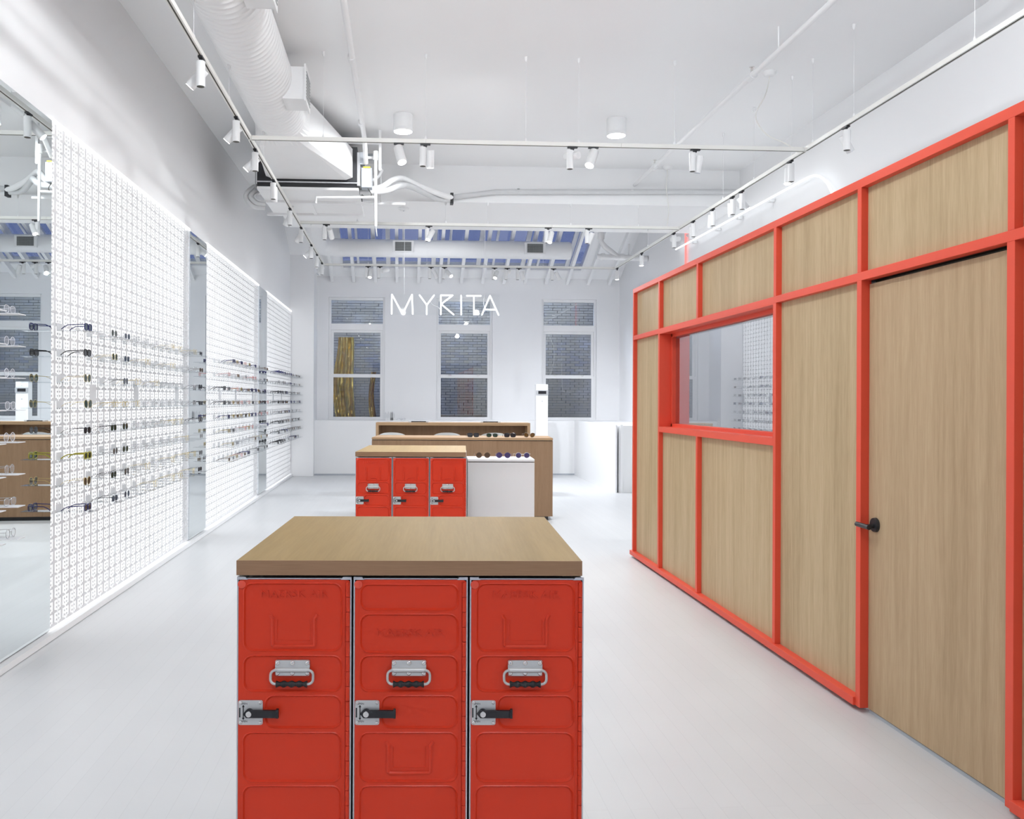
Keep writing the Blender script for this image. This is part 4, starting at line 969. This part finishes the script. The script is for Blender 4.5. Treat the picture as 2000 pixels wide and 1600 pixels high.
ac = thing('air_conditioner', 'dark-fronted ceiling fan coil unit with white drip tray and lagged pipes', 'air conditioner', (0, 0, 0))
AX0, AX1, AY0, AY1, AZ0, AZ1 = -1.655, -0.53, 10.06, 11.40, 3.955, 4.36
MB().box(AX0, AX1, AY0, AY1, AZ0, AZ1).build('casing', M['dark'], ac)
MB().box(AX0-0.004, AX1+0.004, AY0-0.012, AY0+0.01, 3.942, 3.956).build('front_rail', M['steel'], ac)
MB().box(AX0, AX1, AY0+0.005, AY1, 3.893, 3.955).build('lower_gap', M['black'], ac)
MB().box(AX0, AX1+0.02, AY0-0.02, 11.46, 3.862, 3.892).build('drip_tray', M['whitemetal'], ac, bevel=0.004)
MB().box(AX0-0.02, AX1+0.55, AY0+0.55, AY0+0.60, 3.835, 3.862).build('strut_channel', M['whitemetal'], ac)
MB().box(AX0-0.08, AX1+0.02, AY0+1.25, AY0+1.30, 3.835, 3.862).build('strut_channel', M['whitemetal'], ac)
MB().box(-1.14, -1.10, AY0+0.58, AY0+1.27, 3.845, 3.866).build('tray_brace', M['whitemetal'], ac)
MB().box(AX1, AX1+0.035, AY0-0.01, AY0+0.5, 3.92, 4.30).build('side_flange', M['steel'], ac)
cb = MB().box(AX1+0.05, AX1+0.17, AY0-0.02, AY0+0.12, 3.90, 4.12).build('control_box', M['greybox'], ac, bevel=0.004)
MB().box(AX1+0.07, AX1+0.15, AY0-0.022, AY0+0.0, 4.122, 4.135).build('warning_sticker', M['yellow'], cb)
MB().box(AX1+0.03, AX1+0.085, AY0-0.02, AY0+0.1, 4.16, 4.30).build('relay_box', M['greybox'], ac, bevel=0.003)
MB().box(AX1-0.5, AX1+0.25, AY0+0.02, AY0+0.06, 4.40, 4.47).build('hanger_channel', M['whitemetal'], ac)
MB().box(AX1-0.5, AX1+0.25, AY0+0.5, AY0+0.54, 4.36, 4.43).build('hanger_channel', M['greybox'], ac)
MB().box(AX1+0.245, AX1+0.275, AY0-0.02, AY0+0.02, 4.10, ZC).build('slotted_hanger', M['whitemetal'], ac)
MB().cyl((AX1+0.255, AY0+0.57, 3.86), (AX1+0.255, AY0+0.57, 4.3), 0.006, n=6).build('hanger_rod', M['whitemetal'], ac)
MB().cyl((AX0-0.02, AY0+0.02, 3.88), (AX0-0.02, AY0+0.02, 4.42), 0.006, n=6).build('hanger_rod', M['steel'], ac)
for i, off in enumerate((0.0, 0.06, 0.10)):
    R_ = (0.0, 0.055, 0.10)[i]
    pts = [(AX0+0.02, AY0+0.30, 3.965-R_*0.6), (AX0-0.08+R_*0.6, AY0+0.25, 3.945-R_*0.6), (AX0-0.165+R_, AY0+0.22, 3.83), (AX0-0.08+R_*0.6, AY0+0.22, 3.715+R_*0.7), (AX0+0.06, AY0+0.24, 3.70+R_*0.7)]
    MB().tube(smooth_path(pts, 8), 0.026 if i < 2 else 0.012, 10).build('lagged_pipe', M['foamgrey'], ac, smooth=True)
lines = [[(AX1+0.02, 10.3, 3.93), (AX1+0.25, 10.35, 3.97), (AX1+0.40, 10.5, 4.10), (AX1+0.52, 10.7, 4.17), (AX1+0.75, 11.0, 4.15), (AX1+1.0, 11.25, 4.12), (AX1+1.15, 11.35, 4.10)],
         [(AX1+0.02, 10.25, 3.90), (AX1+0.3, 10.3, 3.92), (AX1+0.48, 10.5, 4.03), (AX1+0.62, 10.8, 4.10), (AX1+0.95, 11.3, 4.08), (AX1+1.15, 11.36, 4.08)],
         [(AX1+0.10, 10.4, 4.05), (AX1+0.22, 10.45, 4.12), (AX1+0.27, 10.5, 4.22)]]
for i, l in enumerate(lines): MB().tube(smooth_path(l, 8), 0.036 if i < 2 else 0.02, 12).build('lagged_pipe', M['foamgrey'] if i else M['whitemetal'], ac, smooth=True)
MB().box(AX1+1.13, AX1+1.17, 11.32, 11.42, 4.02, 4.16).build('pipe_clamp', M['black'], ac)
MB().tube(smooth_path([(AX1+0.12, 10.1, 3.90), (AX1+0.16, 10.12, 3.84), (AX1+0.12, 10.14, 3.80), (AX1+0.05, 10.14, 3.84)], 6), 0.004, 6).build('wire_loop', M['groove'], ac, smooth=True)
t = thing('conduit', 'long pale lagged conduit running along the face of the soffit', 'pipe', (0, 0, 0))
MB().tube([(AX1+1.17, 11.44, 4.13), (1.2, 11.45, 4.21), (4.4, 11.455, 4.27)], 0.034, 12).build('pipe', M['foamgrey'], t, smooth=True)
for x in (1.5, 3.0): MB().box(x-0.015, x+0.015, 11.42, 11.498, 4.255, 4.265).build('saddle', M['whitemetal'], t)
# condensate pipe below the unit
t = thing('drain_pipe', 'thin white drain pipe dropping beside the fan unit', 'pipe', (0, 0, 0))
MB().tube([(-0.32, 10.0, 4.28), (-0.315, 10.0, 3.45)], 0.017, 10).build('drop', M['whitemetal'], t, smooth=True)
MB().cyl((-0.32, 10.0, 4.20), (-0.32, 10.0, 4.30), 0.028, n=12).build('tee', M['whitemetal'], t, smooth=True)
MB().tube([(-0.33, 10.05, 4.24), (-0.43, 10.05, 4.24)], 0.016, 10).build('stub', M['whitemetal'], t, smooth=True)
MB().tube([(-0.32, 10.0, 3.78), (-0.98, 10.0, 3.765), (-0.99, 10.0, 3.70)], 0.015, 10).build('branch', M['whitemetal'], t, smooth=True)
MB().tube([(-0.315, 10.0, 3.45), (-0.30, 10.0, 3.34)], [0.012, 0.006], 8).build('tail', M['steel'], t, smooth=True)
# rear duct
rd = thing('round_duct', 'white round duct with two square grilles crossing below the skylight', 'duct', (0, 0, 0))
ry, rz, rr_ = 16.45, 4.315, 0.165
MB().tube([(-1.10, ry, rz), (3.12, ry, rz), (3.14, ry, rz)], [rr_, rr_, rr_*0.9], 28).build('pipe', M['duct'], rd, smooth=True)
el = smooth_path([(-1.10, ry, rz), (-1.25, ry-0.02, rz), (-1.42, ry-0.12, rz), (-1.52, ry-0.30, rz), (-1.54, ry-0.55, rz), (-1.50, 14.8, rz), (-1.36, 13.37, rz)], 6)
MB().tube([(-1.08, ry, rz)] + [tuple(p) for p in el], [rr_*1.02]*(len(el)+1), 24).build('elbow', M['duct'], rd, smooth=True)
for gx in (-0.005, 2.445):
    g = MB(); g.box(gx-0.195, gx+0.195, ry-rr_-0.03, ry-rr_+0.06, rz-0.10, rz+0.115); go = g.build('grille_frame', M['whitemetal'], rd, bevel=0.003)
    MB().box(gx-0.15, gx+0.15, ry-rr_-0.032, ry-rr_-0.029, rz-0.075, rz+0.09).build('grille_back', M['groove'], go)
    for q in range(10): MB().box(gx-0.15, gx+0.15, ry-rr_-0.036, ry-rr_-0.031, rz-0.07+q*0.0165, rz-0.064+q*0.0165).build('louvre', M['grille'], go)
    for q in range(12): MB().box(gx-0.145+q*0.0255, gx-0.141+q*0.0255, ry-rr_-0.038, ry-rr_-0.033, rz-0.075, rz+0.09).build('louvre', M['grille'], go)
for x in (-0.6, 0.9, 2.9): MB().cyl((x, ry, rz+rr_-0.01), (x, ry, roofz(ry)), 0.005, n=6).build('hanger_rod', M['whitemetal'], rd)
# sprinkler pipes
t = thing('sprinkler_pipe', 'white sprinkler pipe under the ceiling toward the neon wall', 'pipe', (0, 0, 0))
MB().cyl((3.07, -4.0, 4.35), (3.05, 11.5, 4.35), 0.024, n=12).build('pipe', M['whitemetal'], t, smooth=True)
for yy in (4.2, 7.6, 10.6):
    MB().cyl((3.06, yy-0.05, 4.35), (3.06, yy+0.05, 4.35), 0.034, n=12).build('coupling', M['whitemetal'], t, smooth=True)
    hd_ = MB(); hd_.cyl((3.06, yy, 4.37), (3.06, yy, 4.43), 0.012, n=8); hd_.cyl((3.06, yy, 4.425), (3.06, yy, 4.432), 0.024, n=12); hd_.build('sprinkler_head', M['chrome'], t)
for yy in (3.0, 7.05, 9.8): MB().cyl((3.06, yy, 4.37), (3.06, yy, ZC), 0.006, n=6).build('hanger_rod', M['whitemetal'], t)
t = thing('ceiling_pipe', 'white straight pipe under the ceiling ending at the fan unit', 'pipe', (0, 0, 0))
MB().tube([(-0.46, -4.0, 4.40), (-0.44, 9.55, 4.40), (-0.435, 9.75, 4.37), (-0.43, 10.05, 4.18)], 0.026, 12).build('pipe', M['whitemetal'], t, smooth=True)
for yy in (5.2, 7.55, 9.3): MB().cyl((-0.45, yy-0.04, 4.40), (-0.45, yy+0.04, 4.40), 0.034, n=12).build('coupling', M['whitemetal'], t, smooth=True)
for yy in (2.0, 8.3): MB().cyl((-0.45, yy, 4.42), (-0.45, yy, ZC), 0.006, n=6).build('hanger_rod', M['whitemetal'], t)
# soil pipe by the skylight
t = thing('soil_pipe', 'thick white branched soil pipe at the corner of the skylight', 'pipe', (0, 0, 0)); sy_ = 15.9
def q_(px, pz): return (px, sy_, pz)
MB().tube([q_(3.52, 4.12), q_(4.46, 4.10)], 0.052, 14).build('run', M['duct'], t, smooth=True)
for xx in (3.60, 3.95): MB().tube([q_(xx, 4.12), q_(xx+0.07, 4.12)], 0.064, 14).build('collar', M['duct'], t, smooth=True)
MB().tube([q_(3.60, 4.78), q_(3.60, 4.40), q_(3.68, 4.30), q_(3.90, 4.13)], 0.050, 14).build('branch', M['duct'], t, smooth=True)
MB().tube([q_(3.60, 4.56), q_(3.60, 4.44)], 0.064, 14).build('collar', M['duct'], t, smooth=True)
MB().cyl(q_(4.12, 4.15), q_(4.12, 4.36), 0.02, n=8).build('clamp', M['duct'], t)
# smoke detector
t = thing('smoke_detector', 'small white smoke detector under the soffit', 'smoke detector', (0.0, 11.9, 4.08))
MB().lathe([(0.04, -0.04), (0.06, -0.03), (0.07, -0.008), (0.07, 0.0)], 24).build('housing', M['whitemetal'], t, smooth=True)
MB().lathe([(0.012, -0.043), (0.012, -0.038)], 12).build('sensor_dot', M['greybox'], t)

# unseen cool lamps added outside the end wall to brighten the bricks
for i, (x, lab) in enumerate(((-0.9, 'added unseen lamp outside above the window beside the pier'), (1.25, 'added unseen lamp outside above the middle window'), (3.4, 'added unseen lamp outside above the window by the terminal'))):
    t = thing('well_fill_lamp', lab, 'fill lamp', (x, YB+0.28, 3.85), 0, 'added fill lamps in the light well')
    MB().lathe([(0.07, 0.0), (0.10, 0.02), (0.10, 0.10), (0.07, 0.12)], 20, (0, 0.12, -0.06)).build('glass_dome', M['lamp'], t, smooth=True)
    MB().box(-0.08, 0.08, 0.0, 0.03, -0.08, 0.08).build('back_plate', M['black'], t)
    la = bpy.data.lights.new('lamp_light', 'POINT'); la.energy = WELL_W; la.shadow_soft_size = 0.1; la.color = (0.62, 0.74, 1.0)
    lo = bpy.data.objects.new('lamp_light', la); C.objects.link(lo); lo.parent = t; lo.location = (0, 0.30, 0)

# gold sheets added outside to imitate a reflection in the window glass
M['gold'] = P_('gold_reflection', (0.62, 0.45, 0.12), 0.28, metal=0.9, var=0.25, scale=14)
def reflection_sheet(name, label, x0, x1, z0, z1, y, seed, amp):
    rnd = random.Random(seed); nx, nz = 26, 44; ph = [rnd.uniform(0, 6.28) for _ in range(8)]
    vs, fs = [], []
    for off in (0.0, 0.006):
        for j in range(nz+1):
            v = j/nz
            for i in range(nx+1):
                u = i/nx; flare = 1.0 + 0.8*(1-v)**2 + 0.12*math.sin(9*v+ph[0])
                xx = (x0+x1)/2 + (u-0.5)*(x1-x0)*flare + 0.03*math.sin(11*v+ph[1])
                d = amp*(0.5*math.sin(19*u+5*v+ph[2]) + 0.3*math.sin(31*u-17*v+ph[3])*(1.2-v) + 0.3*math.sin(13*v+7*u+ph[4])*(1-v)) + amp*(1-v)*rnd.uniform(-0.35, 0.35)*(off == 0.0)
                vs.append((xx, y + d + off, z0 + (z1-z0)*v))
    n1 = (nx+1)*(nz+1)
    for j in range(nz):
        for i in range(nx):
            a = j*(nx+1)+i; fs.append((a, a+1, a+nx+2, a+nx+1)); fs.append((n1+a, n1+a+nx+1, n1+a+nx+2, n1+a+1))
    o = MB().add(vs, fs).build(name, M['gold'], None); tag(o, label, 'reflection_sheet', 'gold reflection sheets in the light well')
reflection_sheet('gold_reflection_sheet', 'broad crumpled gold sheet imitating a reflection in the window beside the pier', -1.45, -1.08, -0.45, 2.85, 19.2, 3, 0.07)
reflection_sheet('gold_reflection_sheet', 'narrow twisted gold sheet imitating a reflection in the window beside the pier', -0.72, -0.60, -0.45, 2.1, 19.3, 9, 0.05)
